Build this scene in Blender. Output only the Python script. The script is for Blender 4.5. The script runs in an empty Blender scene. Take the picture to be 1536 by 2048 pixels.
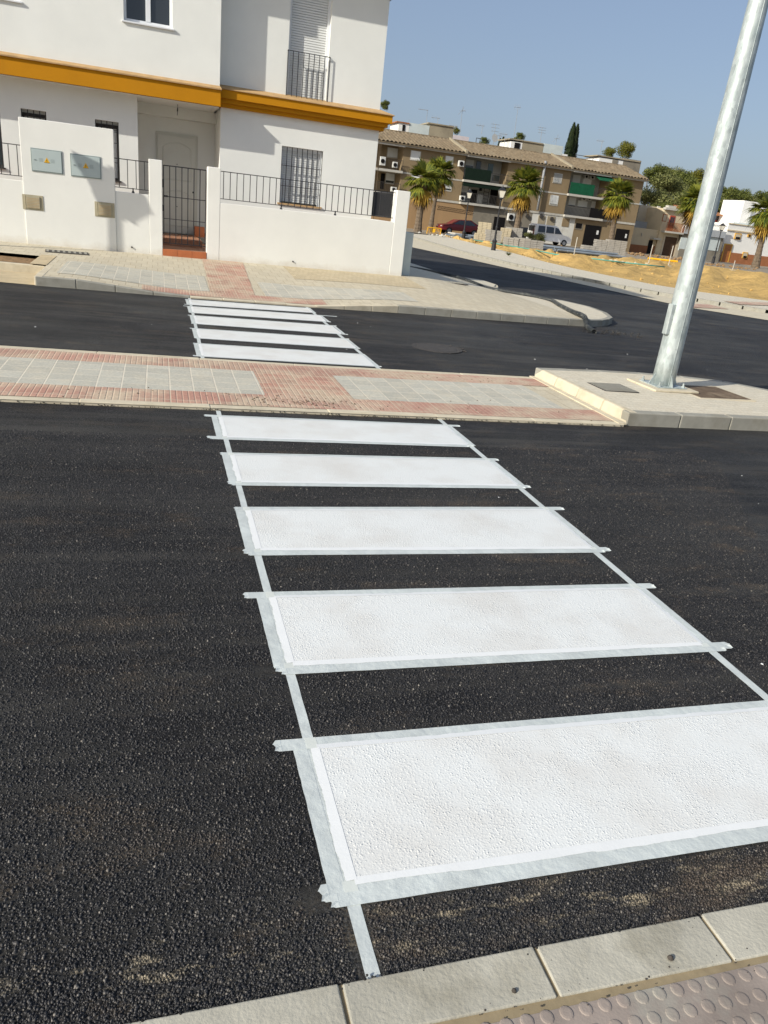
import bpy, math, random
from mathutils import Vector, Matrix
random.seed(7)
S = bpy.context.scene
COL = S.collection
rad = math.radians
# ------------------------------------------------------------------ camera
F_PX = 1467.78; YAW = -0.31892; PITCH = -0.38507; ROLL = 0.114152
CAM = Vector((-0.48311, -1.3803, 1.66162))
_cy, _sy, _cp, _sp = math.cos(YAW), math.sin(YAW), math.cos(PITCH), math.sin(PITCH)
DIR = Vector((-_sy*_cp, _cy*_cp, _sp)); _r0 = Vector((_cy, _sy, 0)); _u0 = _r0.cross(DIR)
RGT = math.cos(ROLL)*_r0 + math.sin(ROLL)*_u0; UPV = -math.sin(ROLL)*_r0 + math.cos(ROLL)*_u0
cam_d = bpy.data.cameras.new('camera'); cam = bpy.data.objects.new('camera', cam_d); COL.objects.link(cam)
m = Matrix.Identity(4)
for i in range(3):
    m[i][0] = RGT[i]; m[i][1] = UPV[i]; m[i][2] = -DIR[i]; m[i][3] = CAM[i]
cam.matrix_world = m
cam_d.sensor_fit = 'VERTICAL'; cam_d.sensor_height = 32.0; cam_d.sensor_width = 24.0
cam_d.lens = F_PX*32.0/2048.0; cam_d.clip_start = 0.05; cam_d.clip_end = 8000
S.camera = cam
S.render.resolution_x = 768; S.render.resolution_y = 1024
# ------------------------------------------------------------------ light
SUN_TO = Vector((-0.807, -0.326, 0.492)).normalized()
W = bpy.data.worlds.new('World'); S.world = W; W.use_nodes = True
nt = W.node_tree; nt.nodes.clear()
sk = nt.nodes.new('ShaderNodeTexSky'); sk.sky_type = 'NISHITA'; sk.sun_disc = False
sk.sun_elevation = math.asin(SUN_TO.z); sk.sun_rotation = math.atan2(SUN_TO.x, SUN_TO.y)
sk.altitude = 50; sk.air_density = 1.0; sk.dust_density = 3.0; sk.ozone_density = 1.6
bg = nt.nodes.new('ShaderNodeBackground'); bg.inputs[1].default_value = 0.15
wo = nt.nodes.new('ShaderNodeOutputWorld')
hazec = nt.nodes.new('ShaderNodeMix'); hazec.data_type = 'RGBA'; hazec.inputs[0].default_value = .62
hazec.inputs[7].default_value = (1.12, 1.38, 1.95, 1); nt.links.new(sk.outputs[0], hazec.inputs[6])
nt.links.new(hazec.outputs[2], bg.inputs[0]); nt.links.new(bg.outputs[0], wo.inputs[0])
sl = bpy.data.lights.new('sun', 'SUN'); sl.energy = 3.9; sl.angle = rad(0.55); sl.color = (1.0, 0.95, 0.86)
so = bpy.data.objects.new('sun', sl); COL.objects.link(so)
so.rotation_euler = SUN_TO.to_track_quat('Z', 'Y').to_euler(); so.location = (-20, -10, 15)
S.view_settings.view_transform = 'Standard'; S.view_settings.look = 'None'
S.view_settings.exposure = 0.42; S.view_settings.gamma = 1.0; S.view_settings.use_curve_mapping = False

# ------------------------------------------------------------------ picture -> place helpers
def ray(x, y): return DIR + RGT*((x-768)/F_PX) - UPV*((y-1024)/F_PX)
GA, GB = -0.0142346, 0.0040771
def G(x, y):
    xx = min(x, 20) if x > 0 else max(x, -12)
    s = 0.3136*(x-CAM.x) + 0.9496*(y-CAM.y)
    return GA*xx + GB*min(y, 200) + 0.010*min(max(0, s-45), 45)
def gp(x, y, h=0.0):
    v = ray(x, y); t = (h + GA*CAM.x + GB*CAM.y - CAM.z)/(v.z - GA*v.x - GB*v.y)
    return CAM + v*t
EU = Vector((0.9496, -0.3136, 0)); ES = Vector((0.3136, 0.9496, 0))      # the far street runs square to this
FROT = math.atan2(EU.y, EU.x); ES0 = ES.copy()
def U(x, y, s):
    v = ray(x, y); t = s/v.dot(ES); X = CAM + v*t
    return (X-CAM).dot(EU), X.z
def UA(x, y, s): return U(740+.26042*x, 180+.26042*y, s)
def UB(x, y, s): return U(1100+.28385*x, 220+.28385*y, s)
def UC(x, y, s): return U(1260+.17969*x, 320+.17969*y, s)
def far(u, s, z=0.0): return Vector((CAM.x, CAM.y, 0)) + EU*u + ES*s + Vector((0, 0, z))
def FG(u, s):
    p = far(u, s); return G(p.x, p.y)

# ------------------------------------------------------------------ materials
def principled(name):
    mt = bpy.data.materials.new(name); mt.use_nodes = True
    n = mt.node_tree; b = n.nodes['Principled BSDF']; return mt, n, b
def tex(n, sx=1, sy=1, sz=1, rot=0.0):
    tc = n.nodes.new('ShaderNodeTexCoord'); mp = n.nodes.new('ShaderNodeMapping')
    mp.inputs['Scale'].default_value = (sx, sy, sz); mp.inputs['Rotation'].default_value = (0, 0, rot)
    n.links.new(tc.outputs['Object'], mp.inputs[0]); return mp.outputs[0]
def noise(n, vec, scale, detail=4, rough=.55):
    t = n.nodes.new('ShaderNodeTexNoise'); t.inputs['Scale'].default_value = scale
    t.inputs['Detail'].default_value = detail; t.inputs['Roughness'].default_value = rough
    n.links.new(vec, t.inputs['Vector']); return t.outputs[0]
def ramp(n, fac, stops):
    r = n.nodes.new('ShaderNodeValToRGB'); e = r.color_ramp.elements
    while len(e) < len(stops): e.new(0.5)
    for i, (p, c) in enumerate(stops):
        e[i].position = p; e[i].color = (c, c, c, 1) if isinstance(c, (int, float)) else (*c, 1)
    n.links.new(fac, r.inputs[0]); return r.outputs[0]
def mix(n, fac, a, b, mode='MIX'):
    mx = n.nodes.new('ShaderNodeMix'); mx.data_type = 'RGBA'; mx.blend_type = mode
    for i, v in ((0, fac), (6, a), (7, b)):
        sock = mx.inputs[i]
        if isinstance(v, (int, float)): sock.default_value = v if i == 0 else (v, v, v, 1)
        elif isinstance(v, tuple): sock.default_value = (*v, 1)
        else: n.links.new(v, sock)
    return mx.outputs[2]
def mth(n, op, a, b=0.0, c=None):
    t = n.nodes.new('ShaderNodeMath'); t.operation = op
    for i, v in enumerate((a, b) if c is None else (a, b, c)):
        if isinstance(v, (int, float)): t.inputs[i].default_value = v
        else: n.links.new(v, t.inputs[i])
    return t.outputs[0]
def bump(n, b, h, strength=.3, dist=.01, prev=None):
    t = n.nodes.new('ShaderNodeBump'); t.inputs['Strength'].default_value = strength
    t.inputs['Distance'].default_value = dist; n.links.new(h, t.inputs['Height'])
    if prev is not None: n.links.new(prev, t.inputs['Normal'])
    n.links.new(t.outputs[0], b.inputs['Normal']); return t.outputs[0]
def mul(c, k): return tuple(min(1, v*k) for v in c)
def simple(name, col, rough=.7, var=.12, scale=6, bs=.15, bd=.004, bscale=60, metal=0, dirt=None, spec=None):
    mt, n, b = principled(name); v = tex(n)
    f = noise(n, v, scale, 6)
    c = ramp(n, f, [(.3, mul(col, 1-var)), (.7, mul(col, 1+var))])
    if dirt:
        f2 = noise(n, v, scale*.35+.4, 7, .65); c = mix(n, ramp(n, f2, [(.52, 0.0), (.72, dirt[1])]), c, dirt[0])
    n.links.new(c, b.inputs['Base Color']); b.inputs['Roughness'].default_value = rough; b.inputs['Metallic'].default_value = metal
    b.inputs['Specular IOR Level'].default_value = spec if spec is not None else (.5 if rough < .6 else .2)
    if bs: bump(n, b, noise(n, v, bscale, 4), bs, bd)
    return mt
def vor(n, vec, scale, feature='F1'):
    t = n.nodes.new('ShaderNodeTexVoronoi'); t.feature = feature; t.inputs['Scale'].default_value = scale
    n.links.new(vec, t.inputs['Vector']); return t
def asphalt():
    mt, n, b = principled('asphalt'); v = tex(n)
    big = noise(n, v, .35, 5, .6); mid = noise(n, v, 2.2, 6, .6)
    base = ramp(n, mid, [(.35, (.0105, .0105, .0120)), (.65, (.027, .0265, .0265))])
    base = mix(n, ramp(n, big, [(.45, 0.0), (.56, .7)]), base, (.044, .044, .041))
    grain = noise(n, v, 120, 6, .8)
    base = mix(n, 1.0, base, ramp(n, grain, [(.43, .28), (.5, .85), (.58, 2.3)]), 'MULTIPLY')
    # separate aggregate stones showing through the binder
    for sc, lo, hi, k in ((95, .80, .9, 2.6), (170, .72, .85, 2.2)):
        vo = vor(n, v, sc); sp = n.nodes.new('ShaderNodeSeparateColor'); n.links.new(vo.outputs['Color'], sp.inputs[0])
        pick = mth(n, 'MULTIPLY', ramp(n, sp.outputs[0], [(lo, 0.0), (hi, 1.0)]), ramp(n, vo.outputs[0], [(.30, 1.0), (.48, 0.0)]))
        base = mix(n, pick, base, mix(n, sp.outputs[1], (.052, .052, .056), (.105, .098, .088)))
        if sc == 95: pick0, v0 = pick, vo
    fine = noise(n, v, 130, 3)
    d1 = noise(n, tex(n, 1, 2.2, 1, .2), 1.3, 8, .72)
    dm = ramp(n, d1, [(.53, 0.0), (.62, .55)])
    base = mix(n, dm, base, mix(n, ramp(n, fine, [(.45, 0.0), (.6, 1.0)]), base, (.14, .105, .065)))
    st = noise(n, tex(n, .22, 5, 1), 1.6, 5, .6)
    base = mix(n, ramp(n, st, [(.46, 0.0), (.62, .6)]), base, (.060, .057, .050))
    mo = noise(n, tex(n, .5, 1.6, 1, .1), .9, 7, .65); base = mix(n, 1.0, base, ramp(n, mo, [(.38, .72), (.5, 1.0), (.62, 1.35)]), 'MULTIPLY')
    sep = n.nodes.new('ShaderNodeSeparateXYZ'); n.links.new(v, sep.inputs[0])
    band = mth(n, 'SUBTRACT', 1.0, mth(n, 'MULTIPLY', mth(n, 'ABSOLUTE', mth(n, 'ADD', sep.outputs[1], .16)), 9.0))
    g1 = noise(n, tex(n, 1, 3.5, 1), 5, 8, .75)
    gm = mth(n, 'MULTIPLY', ramp(n, g1, [(.53, 0.0), (.63, 1.0)]), mth(n, 'MAXIMUM', band, 0.0))
    gm = mth(n, 'MULTIPLY', gm, ramp(n, noise(n, v, 150, 2), [(.4, 0.0), (.6, 1.0)]))
    base = mix(n, gm, base, (.36, .31, .22))
    n.links.new(base, b.inputs['Base Color'])
    n.links.new(ramp(n, grain, [(.35, .85), (.65, .6)]), b.inputs['Roughness'])
    b.inputs['Specular IOR Level'].default_value = .28
    h = mth(n, 'ADD', grain, mth(n, 'MULTIPLY', pick0, .35))
    p1 = bump(n, b, h, 1.0, .020)
    bump(n, b, noise(n, v, 14, 4), .3, .012, p1)
    return mt
def paint():
    mt, n, b = principled('road paint'); v = tex(n)
    f = noise(n, v, 2.3, 5, .6); c = ramp(n, f, [(.30, (.645, .635, .59)), (.56, (.725, .74, .71))])
    f2 = noise(n, v, 70, 3); c = mix(n, ramp(n, f2, [(.66, 0.0), (.75, .35)]), c, (.45, .40, .34))
    n.links.new(c, b.inputs['Base Color']); b.inputs['Roughness'].default_value = .5
    big = noise(n, v, 7, 4)
    n1 = ramp(n, noise(n, v, 150, 3, .6), [(.45, 0.0), (.66, 1.0)]); n2 = ramp(n, noise(n, v, 75, 2, .5), [(.5, 0.0), (.72, 1.0)])
    vo = vor(n, v, 115); sp = n.nodes.new('ShaderNodeSeparateColor'); n.links.new(vo.outputs['Color'], sp.inputs[0])
    dome = mth(n, 'MULTIPLY', ramp(n, vo.outputs[0], [(.10, 1.0), (.46, 0.0)]), ramp(n, sp.outputs[0], [(.35, 0.0), (.9, 1.0)]))
    h = mth(n, 'ADD', mth(n, 'MULTIPLY', n1, .35), mth(n, 'ADD', mth(n, 'MULTIPLY', n2, .35), dome))
    amp = mth(n, 'MULTIPLY', h, ramp(n, big, [(.35, .3), (.7, 1.0)]))
    bump(n, b, amp, .7, .0032)
    return mt
def pavers(name, col, w, h, off=0.5, mortar=(.5, .46, .38), ms=.008, var=.18, dirt=(.42, .34, .22), dk=.45, rot=0.0, hatch=0.0, rough=.8):
    mt, n, b = principled(name); v = tex(n, 1, 1, 1, rot)
    br = n.nodes.new('ShaderNodeTexBrick'); br.offset = off; br.inputs['Scale'].default_value = 1
    br.inputs['Brick Width'].default_value = w; br.inputs['Row Height'].default_value = h
    br.inputs['Mortar Size'].default_value = ms; br.inputs['Mortar Smooth'].default_value = .25
    br.inputs['Color1'].default_value = (*mul(col, 1-var), 1); br.inputs['Color2'].default_value = (*mul(col, 1+var), 1)
    br.inputs['Mortar'].default_value = (*mortar, 1); n.links.new(v, br.inputs['Vector'])
    c = br.outputs[0]
    f = noise(n, v, 1.7 if hatch else 5, 7, .68); c = mix(n, ramp(n, f, [(.45, 0.0), (.75, dk)] if dk < .7 else [(.40, 0.0), (.60, dk)]), c, dirt)
    f3 = noise(n, v, 45, 4); c = mix(n, 1.0, c, ramp(n, f3, [(.3, .86), (.7, 1.12)]), 'MULTIPLY')
    inv = mth(n, 'SUBTRACT', 1.0, br.outputs[1]); hh = inv
    if hatch:
        sep = n.nodes.new('ShaderNodeSeparateXYZ'); n.links.new(v, sep.inputs[0])
        gx = mth(n, 'ABSOLUTE', mth(n, 'SINE', mth(n, 'MULTIPLY', sep.outputs[0], math.pi/hatch)))
        gy = mth(n, 'ABSOLUTE', mth(n, 'SINE', mth(n, 'MULTIPLY', sep.outputs[1], math.pi/hatch/.5)))
        k = mth(n, 'MINIMUM', gx, mth(n, 'ADD', mth(n, 'MULTIPLY', gy, .6), .5)); k = ramp(n, k, [(.15, 0.0), (.45, 1.0)])
        c = mix(n, mth(n, 'MULTIPLY', mth(n, 'SUBTRACT', 1.0, k), .35), c, mul(mortar, 1.0))
        hh = mth(n, 'MULTIPLY', inv, k)
    n.links.new(c, b.inputs['Base Color']); b.inputs['Roughness'].default_value = rough
    p = bump(n, b, hh, .6, .004); bump(n, b, noise(n, v, 90, 3), .2, .003, p)
    return mt
def stucco(name, col, var=.035, stain=.35):
    mt, n, b = principled(name); v = tex(n)
    c = ramp(n, noise(n, v, .9, 6, .6), [(.3, mul(col, 1-var)), (.7, mul(col, 1+var*.6))])
    sep = n.nodes.new('ShaderNodeSeparateXYZ'); n.links.new(v, sep.inputs[0])
    low = ramp(n, mth(n, 'ADD', sep.outputs[2], mth(n, 'MULTIPLY', noise(n, v, 3.5, 7, .7), .35)), [(.42, stain), (.62, 0.0)])
    c = mix(n, low, c, (.50, .42, .29))
    sm = noise(n, tex(n, 3, 3, 1.2), 1.7, 8, .75)
    c = mix(n, ramp(n, sm, [(.66, 0.0), (.8, .25)]), c, (.45, .40, .31))
    n.links.new(c, b.inputs['Base Color']); b.inputs['Roughness'].default_value = .85
    b.inputs['Specular IOR Level'].default_value = .25
    p = bump(n, b, noise(n, v, 2.0, 3), .25, .02); bump(n, b, noise(n, v, 110, 3), .12, .003, p)
    return mt
def galvanised():
    mt, n, b = principled('galvanised steel'); v = tex(n, 1, 1, .45)
    vo = vor(n, v, 38); s = n.nodes.new('ShaderNodeSeparateColor'); n.links.new(vo.outputs['Color'], s.inputs[0])
    c = mix(n, ramp(n, noise(n, v, 9, 5), [(.35, 0.0), (.65, 1.0)]), (.34, .395, .39), (.53, .58, .565))
    c = mix(n, 1.0, c, ramp(n, s.outputs[0], [(0, .86), (1, 1.1)]), 'MULTIPLY')
    n.links.new(c, b.inputs['Base Color']); b.inputs['Metallic'].default_value = .4
    n.links.new(ramp(n, s.outputs[1], [(0, .48), (1, .66)]), b.inputs['Roughness'])
    bump(n, b, noise(n, v, 22, 4), .12, .01)
    return mt
def leafy(name, c1, c2, trans=.25):
    mt, n, b = principled(name); v = tex(n)
    oi = n.nodes.new('ShaderNodeNewGeometry')
    c = ramp(n, oi.outputs['Random Per Island'], [(0, c1), (1, c2)])
    n.links.new(c, b.inputs['Base Color']); b.inputs['Roughness'].default_value = .6
    b.inputs['Specular IOR Level'].default_value = .2
    tr = n.nodes.new('ShaderNodeBsdfTranslucent'); n.links.new(c, tr.inputs[0])
    ms = n.nodes.new('ShaderNodeMixShader'); ms.inputs[0].default_value = trans
    n.links.new(b.outputs[0], ms.inputs[1]); n.links.new(tr.outputs[0], ms.inputs[2])
    n.links.new(ms.outputs[0], n.nodes['Material Output'].inputs[0]); return mt
def glass(name, col=(.03, .035, .04)):
    mt, n, b = principled(name); b.inputs['Base Color'].default_value = (*col, 1); b.inputs['Roughness'].default_value = .08
    b.inputs['Specular IOR Level'].default_value = .8
    bump(n, b, noise(n, tex(n), 1.5, 2), .05, .01); return mt
def tiles(name, col):
    mt, n, b = principled(name); v = tex(n)
    w = n.nodes.new('ShaderNodeTexWave'); w.wave_type = 'BANDS'; w.bands_direction = 'X'; w.inputs['Scale'].default_value = 1.35
    w.inputs['Distortion'].default_value = .4; w.inputs['Detail'].default_value = 1; n.links.new(v, w.inputs['Vector'])
    c = ramp(n, noise(n, v, 1.2, 7, .7), [(.3, mul(col, .62)), (.55, col), (.75, mul(col, 1.45))])
    c = mix(n, 1.0, c, ramp(n, w.outputs[0], [(.0, .35), (.45, 1.0)]), 'MULTIPLY')
    n.links.new(c, b.inputs['Base Color']); b.inputs['Roughness'].default_value = .9
    bump(n, b, w.outputs[0], .9, .12); return mt
def stone_mat():
    mt, n, b = principled('aggregate stones'); g_ = n.nodes.new('ShaderNodeNewGeometry'); v = tex(n)
    c = ramp(n, g_.outputs['Random Per Island'], [(0, (.010, .010, .011)), (.5, (.020, .0195, .0205)), (.8, (.040, .0385, .038)), (.965, (.080, .073, .064)), (1, (.22, .20, .17))])
    d1 = noise(n, tex(n, 1, 2.2, 1, .2), 1.3, 8, .72)
    c = mix(n, ramp(n, d1, [(.545, 0.0), (.66, .6)]), c, (.10, .074, .050))
    sep = n.nodes.new('ShaderNodeSeparateXYZ'); n.links.new(v, sep.inputs[0])
    band = mth(n, 'SUBTRACT', 1.0, mth(n, 'MULTIPLY', mth(n, 'ABSOLUTE', mth(n, 'ADD', sep.outputs[1], .17)), 8.0))
    gm = mth(n, 'MULTIPLY', ramp(n, noise(n, tex(n, 1, 3.5, 1), 5, 8, .75), [(.545, 0.0), (.64, .85)]), mth(n, 'MAXIMUM', band, 0.0))
    c = mix(n, gm, c, (.34, .285, .19))
    n.links.new(c, b.inputs['Base Color']); b.inputs['Roughness'].default_value = .5; b.inputs['Specular IOR Level'].default_value = .4
    return mt
M = {}
M['stones'] = stone_mat()
M['asphalt'] = asphalt(); M['paint'] = paint()
M['paintedge'] = simple('smooth paint', (.72, .735, .72), .5, .03, 8, .2, .002, 90)
M['tape'] = simple('masking tape', (.63, .675, .65), .55, .10, 7, .7, .006, 26)
M['tape2'] = simple('doubled masking tape', (.60, .63, .58), .55, .05, 9, .25, .002, 60)
M['kerb'] = simple('kerb concrete', (.43, .41, .335), .85, .20, 4, .6, .004, 80, dirt=((.22, .20, .145), .85))
M['kerbcream'] = simple('cream kerb concrete', (.56, .50, .37), .85, .10, 7, .3, .003, 120, dirt=((.36, .30, .20), .5))
M['kerbgrey'] = simple('grey kerb concrete', (.30, .29, .245), .85, .10, 7, .3, .003, 120, dirt=((.20, .18, .13), .6))
M['mortar'] = simple('joint mortar', (.27, .215, .13), .95, .15, 20)
M['tactile'] = simple('red tactile paving', (.28, .235, .20), .85, .22, 5, .3, .003, 120, dirt=((.36, .36, .30), 1.0))
M['red'] = pavers('red ribbed pavers', (.42, .215, .155), .2, .2, 0, (.54, .44, .31), .006, .16, (.55, .47, .33), .8, 0, .05)
M['redx'] = pavers('red striped pavers', (.42, .225, .165), .4, .4, 0, (.54, .44, .32), .005, .14, (.55, .47, .33), .75, .0, .05)
M['grey'] = pavers('grey pavers', (.45, .435, .36), .2, .22, 0, (.61, .56, .45), .007, .10, (.58, .52, .39), .69)
M['cream'] = pavers('cream pavers', (.53, .475, .35), .2, .4, .5, (.40, .34, .23), .007, .06, (.46, .38, .25), .55)
M['creamsand'] = pavers('sandy pavers', (.50, .42, .27), .1, .2, .5, (.40, .32, .2), .005, .08, (.46, .36, .22), .6)
M['cream2'] = pavers('pale island pavers', (.60, .55, .43), .2, .1, .5, (.50, .44, .32), .006, .05, (.58, .50, .36), .5)
M['sand'] = simple('ochre sand', (.50, .33, .115), .95, .22, .8, .9, .09, 3.5, dirt=((.40, .26, .10), .8))
M['sandpale'] = simple('pale sand', (.50, .41, .26), .95, .12, 4, .5, .02, 14)
M['soil'] = simple('brown soil', (.26, .165, .085), .95, .25, 9, .8, .03, 22)
M['lot'] = simple('dusty ground', (.27, .23, .175), .95, .18, .35, .3, .03, 4, dirt=((.36, .29, .19), .7))
M['ground'] = simple('earth', (.25, .21, .15), .95, .15, .05, .3, .05, 2)
M['white'] = stucco('white stucco', (.79, .79, .735), .05, .5)
M['whitehi'] = stucco('white render', (.79, .80, .75), .05, 0.0)
M['whitebright'] = simple('whitewash', (.80, .79, .74), .85, .03, 1, .1)
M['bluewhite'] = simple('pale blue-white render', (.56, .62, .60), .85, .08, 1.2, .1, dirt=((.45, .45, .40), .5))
M['orange'] = simple('ochre painted band', (.50, .215, .004), .75, .06, 1.5, .12, .004, 60, dirt=((.46, .20, .01), .4))
M['sill'] = simple('sandstone sill tile', (.47, .31, .15), .8, .14, 5, .2)
M['black'] = simple('black iron', (.015, .015, .017), .5, .1, 20, .1)
M['iron'] = simple('dark cast iron', (.06, .055, .05), .7, .25, 15, .6, .006, 40)
M['rust'] = simple('rusty cover', (.14, .10, .065), .85, .35, 6, .7, .01, 30, dirt=((.33, .26, .17), .7))
M['terracotta'] = simple('terracotta tile', (.42, .13, .045), .45, .12, 6, .1)
M['brownfloor'] = simple('brown porch tile', (.34, .17, .10), .6, .1, 6, .1)
M['vent'] = simple('beige vent', (.40, .36, .25), .75, .10, 9, .15)
M['meter'] = simple('grey meter door', (.42, .49, .48), .55, .03, 5, .05)
M['meteredge'] = simple('meter frame', (.26, .31, .30), .6, .05, 5, .05)
M['yellow'] = simple('warning yellow', (.75, .42, .01), .5, .05, 9, 0)
M['pvc'] = simple('white window frame', (.74, .76, .77), .4, .03, 5, 0)
M['shutter'] = simple('white shutter', (.72, .73, .70), .5, .03, 3, 0)
M['doorw'] = simple('painted door', (.62, .62, .55), .5, .03, 3, 0)
M['glass'] = glass('dark glass'); M['glassg'] = glass('greenish glass', (.05, .09, .09))
M['galv'] = galvanised()
M['conduit'] = simple('black plastic conduit', (.045, .05, .052), .6, .2, 12, .5, .005, 40, dirt=((.22, .22, .19), .7))
M['dust'] = simple('grit', (.30, .25, .17), .95, .2, 30)
M['rubble'] = simple('rubble', (.17, .13, .09), .9, .4, 40)
M['pebble'] = simple('dark pebble', (.07, .06, .05), .8, .3, 40)

for k_ in ('tape',):
    nn_ = M[k_].node_tree; nn_.nodes['Principled BSDF'].inputs['Alpha'].default_value = .80
# ------------------------------------------------------------------ mesh helpers
class MB:
    def __init__(s): s.v = []; s.f = []
    def quad(s, a, b, c, d):
        k = len(s.v); s.v += [tuple(a), tuple(b), tuple(c), tuple(d)]; s.f.append((k, k+1, k+2, k+3)); return s
    def tri(s, a, b, c):
        k = len(s.v); s.v += [tuple(a), tuple(b), tuple(c)]; s.f.append((k, k+1, k+2)); return s
    def hexa(s, p):
        k = len(s.v); s.v += [tuple(q) for q in p]
        for f in ((0, 3, 2, 1), (4, 5, 6, 7), (0, 1, 5, 4), (1, 2, 6, 5), (2, 3, 7, 6), (3, 0, 4, 7)): s.f.append(tuple(k+i for i in f))
        return s
    def box(s, x0, x1, y0, y1, z0, z1):
        return s.hexa([(x0, y0, z0), (x1, y0, z0), (x1, y1, z0), (x0, y1, z0), (x0, y0, z1), (x1, y0, z1), (x1, y1, z1), (x0, y1, z1)])
    def prism(s, pts, z0, z1):
        k = len(s.v); n = len(pts)
        f0 = z0 if callable(z0) else (lambda x, y: z0); f1 = z1 if callable(z1) else (lambda x, y: z1)
        s.v += [(x, y, f0(x, y)) for x, y in pts] + [(x, y, f1(x, y)) for x, y in pts]
        s.f.append(tuple(k+i for i in reversed(range(n)))); s.f.append(tuple(k+n+i for i in range(n)))
        for i in range(n):
            j = (i+1) % n; s.f.append((k+i, k+j, k+n+j, k+n+i))
        return s
    def tube(s, a, b, r0, r1=None, n=8, cap=True):
        a = Vector(a); b = Vector(b); r1 = r0 if r1 is None else r1
        d = (b-a).normalized(); t = Vector((0, 0, 1)) if abs(d.z) < .9 else Vector((1, 0, 0))
        x = d.cross(t).normalized(); y = d.cross(x); k = len(s.v)
        for c, r in ((a, r0), (b, r1)):
            for i in range(n):
                q = 2*math.pi*i/n; s.v.append(tuple(c + x*(r*math.cos(q)) + y*(r*math.sin(q))))
        for i in range(n):
            j = (i+1) % n; s.f.append((k+i, k+n+i, k+n+j, k+j))
        if cap: s.f.append(tuple(k+i for i in range(n))); s.f.append(tuple(k+n+i for i in reversed(range(n))))
        return s
    def path(s, pts, r, n=8):
        for i in range(len(pts)-1): s.tube(pts[i], pts[i+1], r, r, n)
        return s
    def lathe(s, prof, c=(0, 0, 0), n=16):
        k = len(s.v); m_ = len(prof)
        for r, z in prof:
            for i in range(n):
                q = 2*math.pi*i/n; s.v.append((c[0]+r*math.cos(q), c[1]+r*math.sin(q), c[2]+z))
        for j in range(m_-1):
            for i in range(n):
                a = k+j*n+i; b = k+j*n+(i+1) % n; s.f.append((a, b, b+n, a+n))
        s.f.append(tuple(k+i for i in reversed(range(n)))); s.f.append(tuple(k+(m_-1)*n+i for i in range(n)))
        return s
    def build(s, name, mat, parent=None, bevel=0, smooth=False, loc=None):
        me = bpy.data.meshes.new(name); me.from_pydata(s.v, [], s.f); me.update()
        me.materials.append(M[mat] if isinstance(mat, str) else mat)
        if smooth: me.polygons.foreach_set('use_smooth', [True]*len(me.polygons))
        o = bpy.data.objects.new(name, me); COL.objects.link(o)
        if parent: o.parent = parent
        if loc: o.location = loc
        if bevel:
            bm = o.modifiers.new('bevel', 'BEVEL'); bm.width = bevel; bm.segments = 2; bm.limit_method = 'ANGLE'
        return o
def tag(o, label, cat, group=None):
    o['label'] = label; o['category'] = cat
    if group: o['group'] = group
    return o
def struct(o, kind='structure'): o['kind'] = kind; return o
def thing(name, label, cat, loc=(0, 0, 0), rz=0.0, group=None):
    o = bpy.data.objects.new(name, None); COL.objects.link(o); o.location = loc; o.rotation_euler = (0, 0, rz)
    o.empty_display_size = .2
    return tag(o, label, cat, group)
def fthing(name, label, cat, u, s, z=None, group=None, rz=0.0):
    return thing(name, label, cat, far(u, s, FG(u, s) if z is None else z), FROT+rz, group)
def copy_tree(o, loc=None, label=None, rz=None):
    c = o.copy(); COL.objects.link(c)
    if loc is not None: c.location = loc
    if rz is not None: c.rotation_euler = (0, 0, rz)
    if label: c['label'] = label
    for ch in list(o.children):
        d = ch.copy(); COL.objects.link(d); d.parent = c
        for g in list(ch.children):
            e = g.copy(); COL.objects.link(e); e.parent = d
    return c
def lerp(a, b, t): return a+(b-a)*t
def interp(tab, x):
    if x <= tab[0][0]: return tab[0][1]
    for (x0, v0), (x1, v1) in zip(tab, tab[1:]):
        if x <= x1: return v0+(v1-v0)*(x-x0)/(x1-x0)
    return tab[-1][1]
def sheet(x0, x1, nx, y0, y1, ny, zf):
    b = MB(); fy0 = y0 if callable(y0) else (lambda x: y0); fy1 = y1 if callable(y1) else (lambda x: y1)
    for i in range(nx+1):
        x = lerp(x0, x1, i/nx)
        for j in range(ny+1):
            y = lerp(fy0(x), fy1(x), j/ny); b.v.append((x, y, zf(x, y)))
    for i in range(nx):
        for j in range(ny):
            a = i*(ny+1)+j; b.f.append((a, a+ny+1, a+ny+2, a+1))
    return b

# ================================================================== GROUND, ROADS
gb = MB()
N = 40
for i in range(N+1):
    for j in range(N+1):
        x = math.copysign(abs((i/N-.5)*2)**3*3000, i/N-.5); y = math.copysign(abs((j/N-.5)*2)**3*3000, j/N-.5)+40
        gb.v.append((x, y, -1.2))
for i in range(N):
    for j in range(N):
        a = i*(N+1)+j; gb.f.append((a, a+N+1, a+N+2, a+1))
struct(gb.build('ground', 'ground'))
road = struct(sheet(-45, 19, 40, -.292, 75, 60, G).build('road', 'asphalt'))

# near pavement with raised round studs
pv = sheet(-6, 8, 4, -7, -.44, 3, lambda x, y: G(x, y)+.010)
struct(pv.build('near_pavement', 'tactile'))
kb = MB(); jx = -.127-.5*20
random.seed(3)
while jx < 9:
    x0, x1 = jx+.004, jx+.5-.004; dz = random.uniform(-.001, .001); sk_ = .005
    yb = lambda x: -.412-.03*max(0, x)*.35
    kb.prism([(x0, -.287+random.uniform(-.002, .002)), (x1, -.287+random.uniform(-.002, .002)), (x1, yb(x1)), (x0, yb(x0))], lambda x, y: G(x, y)-.1, lambda x, y: G(x, y)+.014+dz)
    jx += .5015
struct(kb.build('near_kerb', 'kerb', bevel=.004))
struct(sheet(-6, 8, 2, -.45, -.288, 1, lambda x, y: G(x, y)+.0085).build('kerb_bedding', 'mortar'))
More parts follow.
